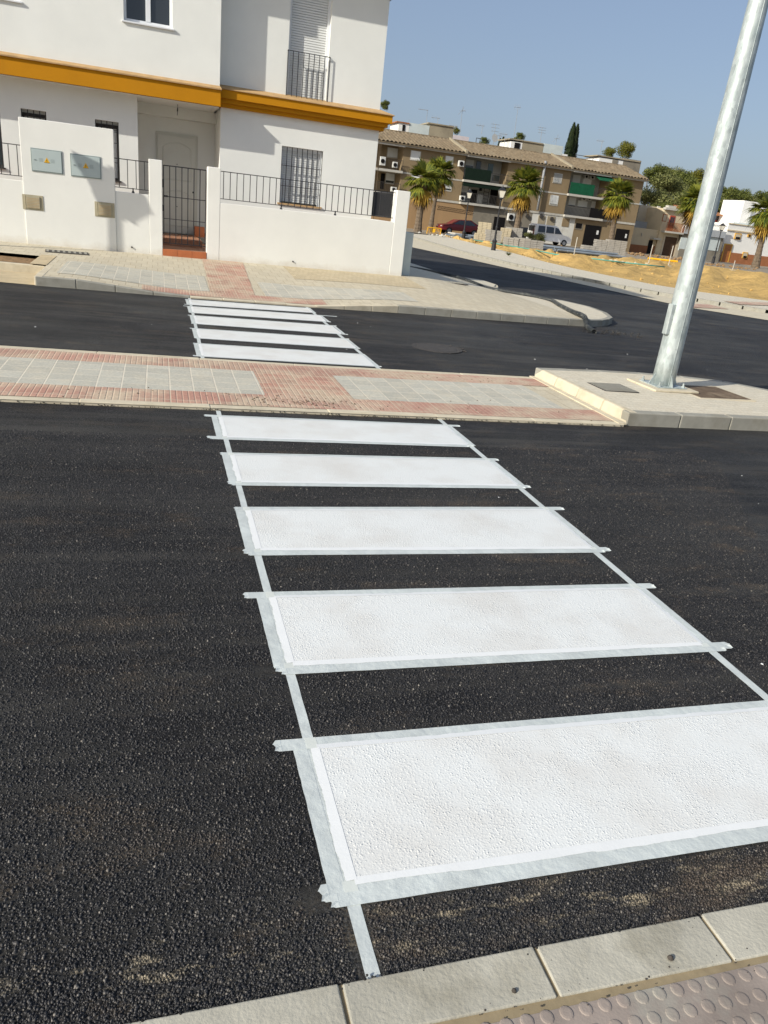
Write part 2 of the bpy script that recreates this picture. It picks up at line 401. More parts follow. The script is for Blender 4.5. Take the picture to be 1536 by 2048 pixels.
# studs: square grid of flat-topped domes, a countless field of paving relief
sb = MB(); NS = 12; pitch = .0505
for i in range(-4, 34):
    for j in range(0, 12):
        x = .05+i*pitch; y = -.449-.0105*max(0, x)-j*pitch
        if x > 1.5 or y < -1.05: continue
        z = G(x, y)+.010; k = len(sb.v)
        for r, h in ((.0175, 0), (.0148, .0020), (.0105, .0027)):
            for q in range(NS): sb.v.append((x+r*math.cos(2*math.pi*q/NS), y+r*math.sin(2*math.pi*q/NS), z+h))
        for L in range(2):
            for q in range(NS):
                a = k+L*NS+q; b2 = k+L*NS+(q+1) % NS; sb.f.append((a, b2, b2+NS, a+NS))
        sb.f.append(tuple(k+2*NS+q for q in range(NS)))
struct(sb.build('pavement_studs', 'tactile', smooth=False), 'stuff')
gr = MB()
for i in range(80):
    x = random.uniform(-.6, 1.3); y = -.41-.012*max(0, x)+random.gauss(0, .016); r = random.choice((.0015, .002, .002, .003))
    if y > -.3: continue
    gr.lathe([(r*.6, 0), (r, r*.6), (r*.5, r*1.3)], (x, y, G(x, y)+.012), 6)
for i in range(40):
    x = random.uniform(-.5, 1.3); y = random.uniform(-.75, -.3); r = random.choice((.001, .0015, .002))
    gr.lathe([(r*.6, 0), (r, r*.6), (r*.5, r*1.3)], (x, y, G(x, y)+.012), 6)
struct(gr.build('grit', 'pebble'), 'stuff')
o = MB().lathe([(.003, 0), (.006, .003), (.0055, .007), (.002, .0095)], (.30, -.385, G(.3, -.385)+.013), 9).build('pebble', 'pebble')
tag(o, 'dark pebble on the near kerb at the foot of the left guide tape', 'pebble', 'loose pebbles on the near kerb')
o = MB().lathe([(.004, 0), (.008, .004), (.006, .009), (.002, .012)], (.737, -.385, G(.73, -.385)+.013), 9).build('pebble', 'pebble')
tag(o, 'dark pebble lying on the near kerb close to the right edge of the photo', 'pebble', 'loose pebbles on the near kerb')

# ------------------------------------------------------------------ zebra crossing
ORD = ['first', 'second', 'third', 'fourth', 'fifth', 'sixth', 'seventh', 'eighth', 'ninth', 'tenth']
BARS = [  # near edge left, far edge left, near edge right, far edge right, left x, right x
 (-.010, .515, -.024, .498, .004, 1.905), (1.006, 1.520, .976, 1.498, .002, 1.902), (2.021, 2.521, 1.995, 2.553, 0, 1.92), (2.99, 3.493, 3.007, 3.527, -.003, 1.922), (3.914, 4.427, 3.921, 4.433, -.015, 1.912),
 (6.79, 7.44, 6.862, 7.487, -.028, 1.91), (7.846, 8.444, 7.926, 8.54, -.008, 1.94), (8.881, 9.51, 8.97, 9.622, .003, 1.99), (9.814, 10.374, 10.03, 10.595, -.002, 1.985), (10.608, 11.12, 10.9, 11.35, -.004, 1.93)]
def strip(p0, p1, w, h, thick=.0006, n=10, jag=0.0, cut0=0, cut1=0, edge=0.0):
    "a thin strip lying on the road from p0 to p1"
    p0 = Vector(p0); p1 = Vector(p1); d = (p1-p0); L_ = d.length; d /= L_; nn = Vector((-d.y, d.x)); b = MB()
    rows = []
    for i in range(n+1):
        t = i/n*L_; c = p0+d*t
        e = random.uniform(-edge, edge); e2 = random.uniform(-edge, edge)
        s0 = cut0 if i == 0 else (cut1 if i == n else 0)
        a = c - nn*(w/2+e) - d*s0*.5; q = c + nn*(w/2+e2) + d*s0*.5
        rows.append((a, q))
    for a, q in rows:
        for z in (h, h+thick):
            b.v.append((a.x, a.y, G(a.x, a.y)+z)); b.v.append((q.x, q.y, G(q.x, q.y)+z))
    for i in range(n):
        k = i*4
        b.f += [(k+2, k+6, k+7, k+3), (k, k+1, k+5, k+4), (k, k+4, k+6, k+2), (k+1, k+3, k+7, k+5)]
    b.f += [(0, 2, 3, 1), (n*4, n*4+1, n*4+3, n*4+2)]
    return b
def torn(b, x, y, sgn, w, h):
    "curled torn end of a tape strip"
    k = [(x, y-w/2), (x+sgn*.014, y-w*.42), (x+sgn*.008, y-w*.1), (x+sgn*.018, y+w*.15), (x+sgn*.006, y+w/2)]
    for (a, c), (d, e), r in zip(k, k[1:], (.003, .007, .004, .001)):
        b.quad((a, c, G(a, c)+h), (d, e, G(d, e)+h+r), (x-sgn*.01, e, G(x, e)+h+.001), (x-sgn*.01, c, G(x, c)+h+.001))
random.seed(11)
for i, (yn, yf, yn2, yf2, xl, xr) in enumerate(BARS):
    near = i < 5; k = i if near else i-5
    where = ('%s white zebra stripe from the near kerb, before the median' % ORD[k]) if near else ('%s white zebra stripe beyond the median, before the white house' % ORD[k])
    # rough painted core
    nx, ny = 40, 10; b = MB()
    def q(u, v, ins=0.0):
        x = lerp(xl, xr, u)+(0.5-u)*2*ins; y = lerp(lerp(yn, yn2, u), lerp(yf, yf2, u), v)+(0.5-v)*2*ins
        return x, y
    for a in range(nx+1):
        for c in range(ny+1):
            x, y = q(a/nx, c/ny, .006); b.v.append((x, y, G(x, y)+.0042))
    for a in range(nx):
        for c in range(ny):
            s_ = a*(ny+1)+c; b.f.append((s_, s_+ny+1, s_+ny+2, s_+1))
    st = thing('zebra_stripe', where, 'road marking', (0, 0, 0), 0, 'white zebra crossing stripes')
    b.build('paint', 'paint', st)
    # smooth paint dragged over the inner edges of the tape, ragged outside
    e = MB(); n = 90 if near else 30
    def edge_strip(P, Q, wv, inward):
        P = Vector(P); Q = Vector(Q); d = (Q-P).normalized(); nn = Vector((-d.y, d.x))*inward
        prev = None; ph = random.uniform(0, 9); wob = 0
        for t in range(n+1):
            c = P.lerp(Q, t/n); wob = wob*.86+random.gauss(0, .0011)
            w = wv+.002*math.sin(t*.11+ph)+wob
            o1 = c-nn*w; i1 = c+nn*.008
            cur = ((o1.x, o1.y, G(o1.x, o1.y)+.0034), (i1.x, i1.y, G(i1.x, i1.y)+.0052))
            if prev: e.quad(prev[0], cur[0], cur[1], prev[1])
            prev = cur
    edge_strip((xl, yn), (xr, yn2), .019, 1); edge_strip((xl, yf), (xr, yf2), .015, -1)
    edge_strip((xl, yf), (xl, yn), .024, 1); edge_strip((xr, yf2), (xr, yn2), .016, -1)
    e.build('smooth_border', 'paintedge', st)
    side = 'before the median' if near else 'beyond the median'
    # tape strips along the near and far edge, overshooting at both ends
    T = .05
    nlabel = 'masking tape strip along the %s edge of the ' + ORD[k] + ' stripe ' + side
    def tape(kind, label, P, Q, w, h, mat='tape'):
        bb = strip(P, Q, w, h, n=24, edge=.0008, cut0=random.uniform(-.012, .012), cut1=random.uniform(-.012, .012))
        horizontal = abs(Q[0]-P[0]) > abs(Q[1]-P[1])
        if horizontal:
            torn(bb, P[0], P[1], -1, w, h); torn(bb, Q[0], Q[1], 1, w, h)
        o = bb.build('masking_tape', mat); tag(o, label, 'masking tape', 'masking tape strips round the stripes')
    ovL = [.125, .12, .07, .075, .12, .07, .09, .09, .12, .07][i]; ovR = [.12, .115, .13, .09, .13, .04, .06, .07, .30, .05][i]
    ovL2 = [.085, .06, .075, .07, .13, .10, .06, .07, .05, .1][i]; ovR2 = [.1, .13, .1, .08, .03, .07, .05, .08, .06, .05][i]
    tape('a', nlabel % 'far', (xl-ovL, yf+.027), (xr+ovR, yf2+.027+(yf2-yf)*ovR/1.9), .054, .0022)
    tape('b', nlabel % 'near', (xl-ovL2, yn-.026), (xr+ovR2, yn2-.026), .054, .0022)
    if near:   # doubled, slightly skewed lower strip
        tape('c', 'doubled outer tape strip under the near edge of the ' + ORD[k] + ' stripe ' + side, (xl-ovL2+.02, yn-.054), (xr+ovR2-.05, yn2-.05), .040, .0029 if i != 0 else .0029)
    tape('d', nlabel % 'left', (xl-.052, yn-.03), (xl-.056, yf+.035), .046, .0015)
    tape('e', nlabel % 'right', (xr+.045, yn2-.03), (xr+.040, yf2+.035), .040, .0015)
cr = MB()
for (yn, yf, yn2, yf2, xl, xr) in BARS[:5]:
    for x, y in ((xl-.014, yf+.027), (xl-.014, yn-.026), (xr+.012, yf2+.027), (xr+.012, yn2-.026)):
        q = [(x+a*.019, y+c*.026) for a, c in ((-1, -1), (1, -1), (1, 1), (-1, 1))]
        cr.prism(q, lambda x, y: G(x, y)+.0029, lambda x, y: G(x, y)+.0033)
struct(cr.build('tape_crossings', 'tape2'))
def rail(label, P, Q, w):
    bb = strip(P, Q, w, .0010, n=60, edge=.0007); tag(bb.build('guide_tape', 'tape'), label, 'masking tape', 'long guide tapes of the crossing')
rail('long guide tape on the left from near kerb to median', (-.014, -.30), (-.028, 4.66), .036)
rail('long guide tape on the right from near kerb to median', (1.91, -.2), (1.935, 4.98), .042)
rail('long guide tape on the left from median to far pavement', (-.045, 6.58), (-.012, 11.33), .04)
rail('long guide tape on the right from median to far pavement', (1.93, 6.6), (1.95, 11.52), .05)
# loose chips of white on the road
ch = MB(); random.seed(5)
for i in range(34):
    x = random.uniform(-2.2, 8); y = random.choice((random.uniform(.2, 4.4), random.uniform(7, 11)))
    r = random.uniform(.002, .006) * (1 if y < 5 else 1.8); z = G(x, y)+.001
    ch.prism([(x+r*math.cos(a)*random.uniform(.6, 1.3), y+r*math.sin(a)*random.uniform(.6, 1.3)) for a in (0, 1.2, 2.4, 3.6, 5)], z, z+r*.5)
struct(ch.build('paint_chips', 'paintedge'), 'stuff')

# ------------------------------------------------------------------ median
MN = lambda x: 4.62+.015*x+.006*max(0, x-2); MF = lambda x: 6.555+.012*x+.03*max(0, x-1)
zm = lambda x, y: G(x, y)+.022
struct(sheet(-30, 3.93, 60, MN, MF, 6, zm).build('median_paving', 'cream'))
def mzone(name, mat, x0, x1, y0, y1, h=.0045):
    return struct(sheet(x0, x1, max(2, int(abs(x1-x0)*2)), y0, y1, 4, lambda x, y: zm(x, y)+h).build(name, mat))
N1 = lambda x: MN(x)+.10; N2 = lambda x: MN(x)+.50; F1 = lambda x: MF(x)-.49; F2 = lambda x: MF(x)-.10
mzone('median_red_strip', 'redx', -30, 3.86, N1, N2); mzone('median_red_strip', 'redx', -30, 3.86, F1, F2)
mzone('median_tactile_band', 'red', .42, 1.25, N2, F1)
mzone('median_grey_tiles', 'grey', -30, .42, N2, F1); mzone('median_grey_tiles', 'grey', 1.25, 3.5, N2, F1)
def kerb_run(name, pts, ztop, depth, width, stone, mat, side=1, gap=.006, bev=.012, lean=0.0):
    "kerb stones laid along a line; side=+1 puts their body to the left of the run"
    b = MB(); P = [Vector(p) for p in pts]; seg = []
    tot = 0
    for a, c in zip(P, P[1:]): seg.append((tot, (c-a).length)); tot += (c-a).length
    def at(t):
        t = max(0, min(tot-1e-6, t))
        for (s0, L_), a, c in zip(seg, P, P[1:]):
            if t <= s0+L_: 
                d = (c-a)/L_; return a+d*(t-s0), Vector((-d.y, d.x))*side
        return P[-1], None
    n = max(1, round(tot/stone))
    for i in range(n):
        t0 = tot*i/n+gap/2; t1 = tot*(i+1)/n-gap/2
        a, na = at(t0); c, nc = at(t1)
        if na is None or nc is None: continue
        ai = a+na*width; ci = c+nc*width; dz = random.uniform(-.003, .003)
        a2 = a+na*lean; c2 = c+nc*lean
        q = []
        for z, pp in ((-1, (a, c, ci, ai)), (1, (a2, c2, ci, ai))):
            for p_ in pp: q.append((p_.x, p_.y, (ztop(p_.x, p_.y)+dz) if z > 0 else min(G(p_.x, p_.y), ztop(p_.x, p_.y))-depth))
        if side < 0: q = [q[3], q[2], q[1], q[0], q[7], q[6], q[5], q[4]]
        b.hexa(q)
    return struct(b.build(name, mat, bevel=bev))
random.seed(21)
kerb_run('median_kerb', [(-30, MN(-30)-.005), (3.9, MN(3.9)-.005)], lambda x, y: zm(x, y)+.003, .1, .10, 1.0, 'kerbcream', 1, .004, .006)
kerb_run('median_kerb', [(-30, MF(-30)+.005), (1, MF(1)+.005), (3.9, MF(3.9)+.005)], lambda x, y: zm(x, y)+.003, .1, .10, 1.0, 'kerbcream', -1, .004, .006)
# little heaps of rubble and grit on the median edge
def crumbs(name, cx, cy, sx, sy, n, r0, r1, mat, zf):
    b = MB()
    for i in range(n):
        x = random.gauss(cx, sx); y = random.gauss(cy, sy); r = random.uniform(r0, r1); z = zf(x, y)
        k = [random.uniform(.6, 1.2) for _ in range(4)]
        b.lathe([(r*.7*k[0], 0), (r*k[1], r*.5*k[2]), (r*.4, r*k[3])], (x, y, z), 5)
    return struct(b.build(name, mat), 'stuff')
crumbs('rubble', .75, 4.93, .30, .07, 110, .003, .011, 'rubble', lambda x, y: zm(x, y)+.005)
crumbs('rubble', 1.6, 5.0, 1.6, .16, 90, .003, .008, 'rubble', lambda x, y: zm(x, y)+.005)
crumbs('rubble', 2.6, 6.3, .7, .08, 50, .003, .008, 'rubble', lambda x, y: zm(x, y)+.005)

# ------------------------------------------------------------------ raised island with the lamp post
ISL = [(3.93, 6.74), (3.95, 4.73), (5.8, 4.76), (6.3, 4.82), (6.85, 5.0), (7.25, 5.35), (7.36, 5.75), (7.25, 6.2), (6.98, 6.55), (6.6, 6.83), (5.72, 6.93), (4.87, 6.88)]
zi = lambda x, y: G(x, y)+.135
def inset(pts, d):
    c = Vector((sum(p[0] for p in pts)/len(pts), sum(p[1] for p in pts)/len(pts))); out = []
    n = len(pts)
    for i in range(n):
        a, p_, q_ = Vector(pts[i-1]), Vector(pts[i]), Vector(pts[(i+1) % n])
        n1 = Vector((-(p_-a).y, (p_-a).x)).normalized(); n2 = Vector((-(q_-p_).y, (q_-p_).x)).normalized()
        k = (n1+n2).normalized(); k *= d/max(.3, k.dot(n1)); out.append((p_.x+k.x, p_.y+k.y))
    return out
struct(MB().prism(inset(ISL, .10), lambda x, y: G(x, y)-.05, lambda x, y: zi(x, y)-.003).build('island_paving', 'cream2'))
kerb_run('island_kerb', ISL[1:] , zi, .1, .12, .62, 'kerbgrey', 1, .008, .010)
kerb_run('island_kerb', [ISL[-1], ISL[0]], zi, .1, .12, .62, 'kerbgrey', 1, .008, .010)
b = kerb_run('island_end_kerb', [(3.93-.03, 6.74), (3.95-.03, 4.73)], zi, .1, .15, .5, 'kerbcream', 1, .008, .02, .055)
# cement lip at the foot of the end kerb
struct(MB().prism([(3.84, 4.70), (3.93, 4.70), (3.92, 6.72), (3.86, 6.72)], lambda x, y: zm(x, y)-.01, lambda x, y: zm(x, y)+.012).build('cement_lip', 'kerbcream'))
t = thing('drain_grate', 'grey metal drain grate in the raised island left of the galvanised post', 'drain grate', (4.47, 5.85, zi(4.47, 5.85)))
MB().box(-.22, .22, -.20, .20, -.01, .004).build('frame', 'iron', t)
gq = MB()
for i in range(9): gq.box(-.20, .20, -.185+i*.044, -.165+i*.044, .004, .009)
gq.build('bars', 'kerbgrey', t)
t = thing('manhole_cover', 'square rusty brown cover in the island pavement right of the galvanised post', 'manhole cover', (5.86, 5.93, zi(5.86, 5.93)))
MB().box(-.36, .36, -.32, .32, -.01, .006).build('lid', 'rust', t, bevel=.003)
MB().box(-.40, .40, -.36, -.325, -.01, .004).box(-.40, .40, .325, .36, -.01, .004).box(-.40, -.365, -.325, .325, -.01, .004).box(.365, .40, -.325, .325, -.01, .004).build('frame', 'kerbcream', t)
PX, PY = 5.30, 6.08
t = thing('street_lamp_post', 'tall galvanised steel lamp post standing on the raised island', 'lamp post', (PX, PY, zi(PX, PY)))
MB().lathe([(.132, .02), (.131, .3), (.064, 8.0), (.06, 8.05)], n=28).build('pole', 'galv', t, smooth=True)
MB().hexa([(-.30, -.30, 0), (.30, -.30, 0), (.30, .30, 0), (-.30, .30, 0), (-.30, -.30, .022), (.30, -.30, .022), (.30, .30, .022), (-.30, .30, .022)]).build('base_plate', 'kerbcream', t, bevel=.004)
MB().box(-.2, .2, -.2, .2, .022, .034).build('flange', 'galv', t, bevel=.002)
for a in (45, 135, 225, 315):
    ca, sa = math.cos(rad(a)), math.sin(rad(a))
    bb = MB(); bb.tube((.235*ca*1.0, .235*sa, .022), (.235*ca, .235*sa, .085), .011, n=8); bb.tube((.235*ca, .235*sa, .034), (.235*ca, .235*sa, .052), .021, n=6)
    bb.build('anchor_bolt', 'galv', t)
for a in (0, 90, 180, 270):
    ca, sa = math.cos(rad(a)), math.sin(rad(a)); px_, py_ = -sa*.004, ca*.004
    bb = MB(); bb.hexa([(ca*.12+px_, sa*.12+py_, .034), (ca*.2+px_, sa*.2+py_, .034), (ca*.2-px_, sa*.2-py_, .034), (ca*.12-px_, sa*.12-py_, .034),
                        (ca*.12+px_, sa*.12+py_, .17), (ca*.13+px_, sa*.13+py_, .17), (ca*.13-px_, sa*.13-py_, .17), (ca*.12-px_, sa*.12-py_, .17)])
    bb.build('stiffener', 'galv', t)
hb = MB(); hb.box(-.165, -.115, -.05, .03, .62, .96); hb.build('access_door', 'galv', t, bevel=.006)
MB().tube((-.02, -.135, .02), (.0, -.075, 6.5), .004, n=5).build('weld_seam', 'galv', t)
hd = MB(); hd.tube((0, 0, 7.95), (1.1, .1, 8.25), .035, n=10); hd.build('lamp_arm', 'galv', t)
MB().box(1.05, 1.65, 0, .22, 8.2, 8.32).build('lamp_head', 'meter', t, bevel=.03)

# ------------------------------------------------------------------ far pavement
YF = [(-30, 11.2), (-2.25, 11.24), (-1.1, 11.30), (0, 11.33), (2, 11.50), (3.7, 11.80), (5.45, 11.95), (7.03, 12.14), (8.0, 12.30), (8.6, 12.55)]
HF = [(-30, .13), (-1.7, .13), (-.3, .022), (2.1, .022), (3.6, .125), (4.2, .13)]
OUT = [(8.0, 12.30), (8.6, 12.62), (9.15, 13.25), (9.55, 14.2), (9.65, 15.1), (9.35, 15.95), (8.85, 16.45), (8.40, 17.1), (8.45, 18.0), (8.9, 18.9), (8.95, 20.0), (8.2, 20.6), (7.75, 21.4), (7.7, 22.6), (7.85, 24.5), (8.0, 60)]
def zs(x, y):
    yf = interp(YF, x); zf = G(x, yf)+interp(HF, x)
    zw = lerp(.31, G(x, 16)+.15, min(1, max(0, (x-5.5)/2.5)))
    t = (y-yf)/(16-yf); t = min(1, max(0, t))
    z = zf+(zw-zf)*t
    if y > 16: z = z+.003*(y-16)
    return z
PITX = -2.30
b = sheet(PITX, 8.0, 42, lambda x: interp(YF, x)+.10, 16.6, 14, zs); struct(b.build('far_pavement', 'cream'))
b = sheet(-14, PITX, 12, 14.15, 16.6, 4, zs); struct(b.build('far_pavement', 'cream'))
b = sheet(5.0, 8.0, 8, 16.6, 60, 30, zs); struct(b.build('side_pavement', 'cream2'))
# rounded corner: fan of strips from x=8 out to the kerb line
b = MB(); n = len(OUT)
oi = [(x-.11, y+(.05 if i < 3 else 0)) for i, (x, y) in enumerate(OUT)]
for (x0, y0), (x1, y1) in zip(oi, oi[1:]):
    if max(x0, x1) < 7.9 and y0 > 20: continue
    L0 = [(lerp(7.98, x0, k/4), y0) for k in range(5)]; L1 = [(lerp(7.98, x1, k/4), y1) for k in range(5)]
    for k in range(4): b.quad((*L0[k], zs(*L0[k])+.001), (*L0[k+1], zs(*L0[k+1])+.001), (*L1[k+1], zs(*L1[k+1])+.001), (*L1[k], zs(*L1[k])+.001))
struct(b.build('corner_pavement', 'cream2'))
random.seed(9)
fk = [(PITX+.02, interp(YF, PITX))]+[p for p in YF if -2.2 < p[0] < 8.1]
zk = lambda x, y: zs(x, y)+.004
kerb_run('far_kerb', fk[:3], zk, .12, .12, .55, 'kerbgrey', 1, .008, .008); kerb_run('far_kerb', fk[2:5], zk, .12, .12, .55, 'kerbcream', 1, .006, .008); kerb_run('far_kerb', fk[4:], zk, .12, .12, .55, 'kerbgrey', 1, .008, .008)
kerb_run('corner_kerb', OUT[:8], zk, .12, .12, .5, 'kerbgrey', 1, .008, .010)
kerb_run('side_kerb', OUT[7:], lambda x, y: zk(x, y)-.03, .12, .12, .5, 'kerbcream', 1, .02, .012)
# paving zones of the far pavement
def fzone(name, mat, x0, x1, ya, yb, h=.005, ny=10):
    return struct(sheet(x0, x1, max(3, int(abs(x1-x0)*4)), ya, yb, ny, lambda x, y: zs(x, y)+h).build(name, mat))
yfk = lambda d: (lambda x: interp(YF, x)+d)
fzone('red_kerb_strip', 'redx', -.75, 2.35, yfk(.125), yfk(.60), ny=3)
# tactile path from the crossing to the gate, drifting right towards the kerb
b = MB()
for j in range(20):
    for i in range(6):
        def q(a, c):
            y = lerp(interp(YF, .7)+.60, 15.98, c/20); xa = lerp(.36, .42, c/20); xb = lerp(1.12, 1.30, c/20)
            x = lerp(xa, xb, a/6); return (x, y, zs(x, y)+.005)
        b.quad(q(i, j), q(i+1, j), q(i+1, j+1), q(i, j+1))
struct(b.build('tactile_path', 'red'))
fzone('grey_paving_patch', 'grey', -2.05, .34, yfk(.61), 13.6)
fzone('grey_paving_patch', 'grey', 1.32, 4.3, yfk(.61), 13.5)
fzone('sandy_paving', 'creamsand', 2.2, 5.1, 14.3, 15.97)
# unfinished parking recess with soil strip, left of the pavement nose
struct(sheet(-14, PITX, 12, 11.25, 12.72, 3, lambda x, y: G(x, y)+.006).build('sand_strip', 'sandpale'))
kerb_run('recess_kerb', [(-14, 12.66), (PITX-.02, 12.70)], lambda x, y: G(x, y)+.14, .1, .12, .9, 'kerbcream', 1)
kerb_run('recess_kerb', [(PITX, 12.72), (PITX, 11.26)], zk, .12, .12, .73, 'kerbcream', 1)
struct(sheet(-14, -2.55, 12, 12.80, 13.95, 5, lambda x, y: G(x, y)+.12+.03*math.sin(x*7+y*5)*math.sin(y*9)).build('planting_soil', 'soil'))
struct(sheet(-14, PITX, 12, 13.93, 14.17, 1, lambda x, y: zs(x, y)+.004).build('soil_edging', 'kerbcream'))
struct(sheet(-2.56, PITX, 2, 12.7, 14.17, 4, lambda x, y: zs(x, y)+.006).build('soil_edging', 'sandpale'))
def grate(label, cx, cy, w, d, rz):
    t = thing('drain_grate', label, 'drain grate', (cx, cy, zs(cx, cy)+.003), rz, 'drain grates in the far pavement')
    MB().box(-w/2, w/2, -d/2, d/2, -.01, .006).build('frame', 'iron', t)
    g_ = MB(); k = int(w/.09)
    for i in range(k): g_.box(-w/2+.02+i*w/k, -w/2+.02+i*w/k+.045, -d/2+.03, d/2-.03, .006, .012)
    g_.build('bars', 'kerbgrey', t)
grate('long dark drain grate in the pavement below the meter boxes', -2.2, 14.95, .78, .5, .12)
grate('dark drain grate in the pale corner pavement beyond the white garden wall', 6.5, 16.4, .6, .5, .1)
t = thing('manhole_cover', 'round cast iron manhole cover with pitted rim in the far roadway', 'manhole cover', (3.24, 8.38, G(3.24, 8.38)))
MB().lathe([(.36, .001), (.36, .007), (.31, .006), (.30, .004), (.29, .004), (.27, .008), (.01, .008)], n=32).build('lid', 'iron', t)
rm = MB()
for i in range(50):
    a = random.uniform(0, 6.28); r = random.uniform(.33, .43); x, y = r*math.cos(a), r*math.sin(a)*.9; s_ = random.uniform(.008, .02)
    rm.lathe([(s_, 0), (s_*.8, s_*.35), (s_*.3, s_*.5)], (x, y, .002), 5)
rr_ = rm.build('rough_rim', 'iron', t); rr_['kind'] = 'stuff'
# black corrugated conduit lying over the corner
cp = [(8.62, 10.95, .03), (8.78, 11.7, .03), (8.80, 12.35, .05), (8.78, 12.75, .24), (8.72, 13.4, .16), (8.72, 14.3, .16), (8.55, 15.2, .16), (8.15, 15.9, .16), (7.75, 16.35, .16), (7.45, 16.9, .17), (7.35, 17.8, .17), (7.3, 18.8, .18), (6.7, 20.4, .20), (6.1, 21.6, .20)]
cp = [(7.55, 11.35, .03), (7.72, 11.9, .05), (7.80, 12.16, .16), (7.92, 12.5, .19), (8.12, 13.3, .17), (8.42, 14.4, .17), (8.70, 15.3, .17), (8.62, 15.9, .17), (8.2, 16.3, .18), (7.7, 16.9, .17), (7.75, 17.9, .18), (7.8, 19.2, .19), (7.3, 20.6, .2), (6.7, 21.3, .2)]
def crom(P, n=10):
    out = []
    for i in range(len(P)-1):
        p0 = Vector(P[max(0, i-1)]); p1 = Vector(P[i]); p2 = Vector(P[i+1]); p3 = Vector(P[min(len(P)-1, i+2)])
        for k in range(n):
            t = k/n; out.append(.5*((2*p1)+(p2-p0)*t+(2*p0-5*p1+4*p2-p3)*t*t+(3*p1-p0-3*p2+p3)*t**3))
    out.append(Vector(P[-1])); return out
cpw = crom([(x, y, z-.06+(G(x, y))) for x, y, z in cp], 9)
cb = MB()
for i in range(len(cpw)-1):
    a, c = cpw[i], cpw[i+1]; nseg = max(1, int((c-a).length/.03)); 
    for k in range(nseg):
        p_ = a.lerp(c, k/nseg); q_ = a.lerp(c, (k+.55)/nseg); r_ = a.lerp(c, (k+1)/nseg)
        cb.tube(p_, q_, .055, .055, 8, False); cb.tube(q_, r_, .046, .046, 8, False)
o = cb.build('corrugated_conduit', 'conduit', loc=(0, 0, .06)); tag(o, 'black corrugated cable conduit snaking over the pale pavement corner', 'conduit')
b = MB()
for i in range(60):
    x = random.gauss(8.2, .35); y = random.gauss(11.6, .22)
    if y > interp(YF, min(x, 8.5))-.1: y = 11.3
    r = random.uniform(.01, .035); b.lathe([(r, 0), (r*.8, r*.5), (r*.3, r*.7)], (x, y, G(x, y)), 6)
struct(b.build('asphalt_crumbs', 'asphalt'), 'stuff')

# ------------------------------------------------------------------ opposite side of the side street
E1 = [(24.0, 11.0), (19.5, 15.5), (17.75, 17.9), (16.0, 19.6), (15.75, 21.3), (15.45, 24.4), (14.9, 29.1), (14.3, 35.8), (13.6, 41.3), (12.9, 50), (12.5, 60)]
E2 = [(27.0, 14.0), (22.5, 17.5), (20.0, 20.5), (18.3, 22.6), (17.6, 24.2), (16.9, 26.5), (16.5, 29.6), (16.2, 33.9), (16.7, 43.5), (17.4, 51), (18, 60)]
E3 = [(33, 17.5), (28.5, 20.5), (24.0, 24.6), (21.6, 26.2), (20.6, 28.1), (20.5, 31.5), (20.5, 35.1), (21.0, 40), (21.7, 44.9), (22.6, 55.9), (23, 62)]
def ribbon(A, B, n, za, zb):
    b = MB(); q = lambda P, t: (lerp(P[int(t)][0], P[min(len(P)-1, int(t)+1)][0], t-int(t)), lerp(P[int(t)][1], P[min(len(P)-1, int(t)+1)][1], t-int(t)))
    m_ = (len(A)-1)*4; 
    for i in range(m_+1):
        a = q(A, min(len(A)-1, i/4)); c = q(B, min(len(B)-1, i/4))
        for k in range(n+1):
            x, y = lerp(a[0], c[0], k/n), lerp(a[1], c[1], k/n); b.v.append((x, y, G(x, y)+lerp(za, zb, k/n)))
    for i in range(m_):
        for k in range(n):
            a = i*(n+1)+k; b.f.append((a, a+1, a+n+2, a+n+1))
    return b
# extend the carriageway to the right of the junction
struct(sheet(19, 60, 20, -8, 17, 12, lambda x, y: G(x, y)-.004).build('road', 'asphalt'))
struct(ribbon(E1, E2, 2, .012, .02).build('gutter_strip', 'kerbcream'))
struct(ribbon(E2, E3, 3, .135, .15).build('opposite_pavement', 'cream2'))
kerb_run('opposite_kerb', E2[2:], lambda x, y: G(x, y)+.14, .1, .15, .8, 'kerbgrey', -1, .05, .012)
struct(sheet(16.1, 18.4, 4, lambda x: 19.6+.40*(x-16.2), lambda x: 20.7+.40*(x-16.2), 3, lambda x, y: G(x, y)+.028).build('red_paving_patch', 'redx'))
struct(sheet(19.6, 23, 6, lambda x: 21.4+.40*(x-19.6), lambda x: 22.3+.40*(x-19.6), 3, lambda x, y: G(x, y)+.16).build('red_paving_patch', 'redx'))
# sandy bank rising to the dusty lot
B0 = E3; 
B1 = [(52, 22), (50, 30), (48, 42), (46, 52), (44, 56), (40, 55), (35.4, 53.1), (30, 49.5), (25.0, 48.5), (23.5, 57.5), (23.3, 63)]
from mathutils import noise as mn
def bank():
    b = MB(); m_ = (len(B0)-1)*14; n = 26
    q = lambda P, t: Vector((lerp(P[int(t)][0], P[min(len(P)-1, int(t)+1)][0], t-int(t)), lerp(P[int(t)][1], P[min(len(P)-1, int(t)+1)][1], t-int(t))))
    for i in range(m_+1):
        t = min(len(B0)-1, i/14); a = q(B0, t); c = q(B1, t)
        for k in range(n+1):
            f = k/n; p_ = a.lerp(c, f); rise = (f*f*(3-2*f)) if True else f
            zt = lerp(G(p_.x, p_.y)+.12, LOTZ(p_.x, p_.y)+.05, rise)
            ns = mn.fractal(Vector((p_.x*.55, p_.y*.55, 0)), 1.0, 2.0, 5)*.5*math.sin(math.pi*min(1, max(0, f*1.02)))
            b.v.append((p_.x, p_.y, zt+ns))
    for i in range(m_):
        for k in range(n):
            a = i*(n+1)+k; b.f.append((a, a+1, a+n+2, a+n+1))
    return b
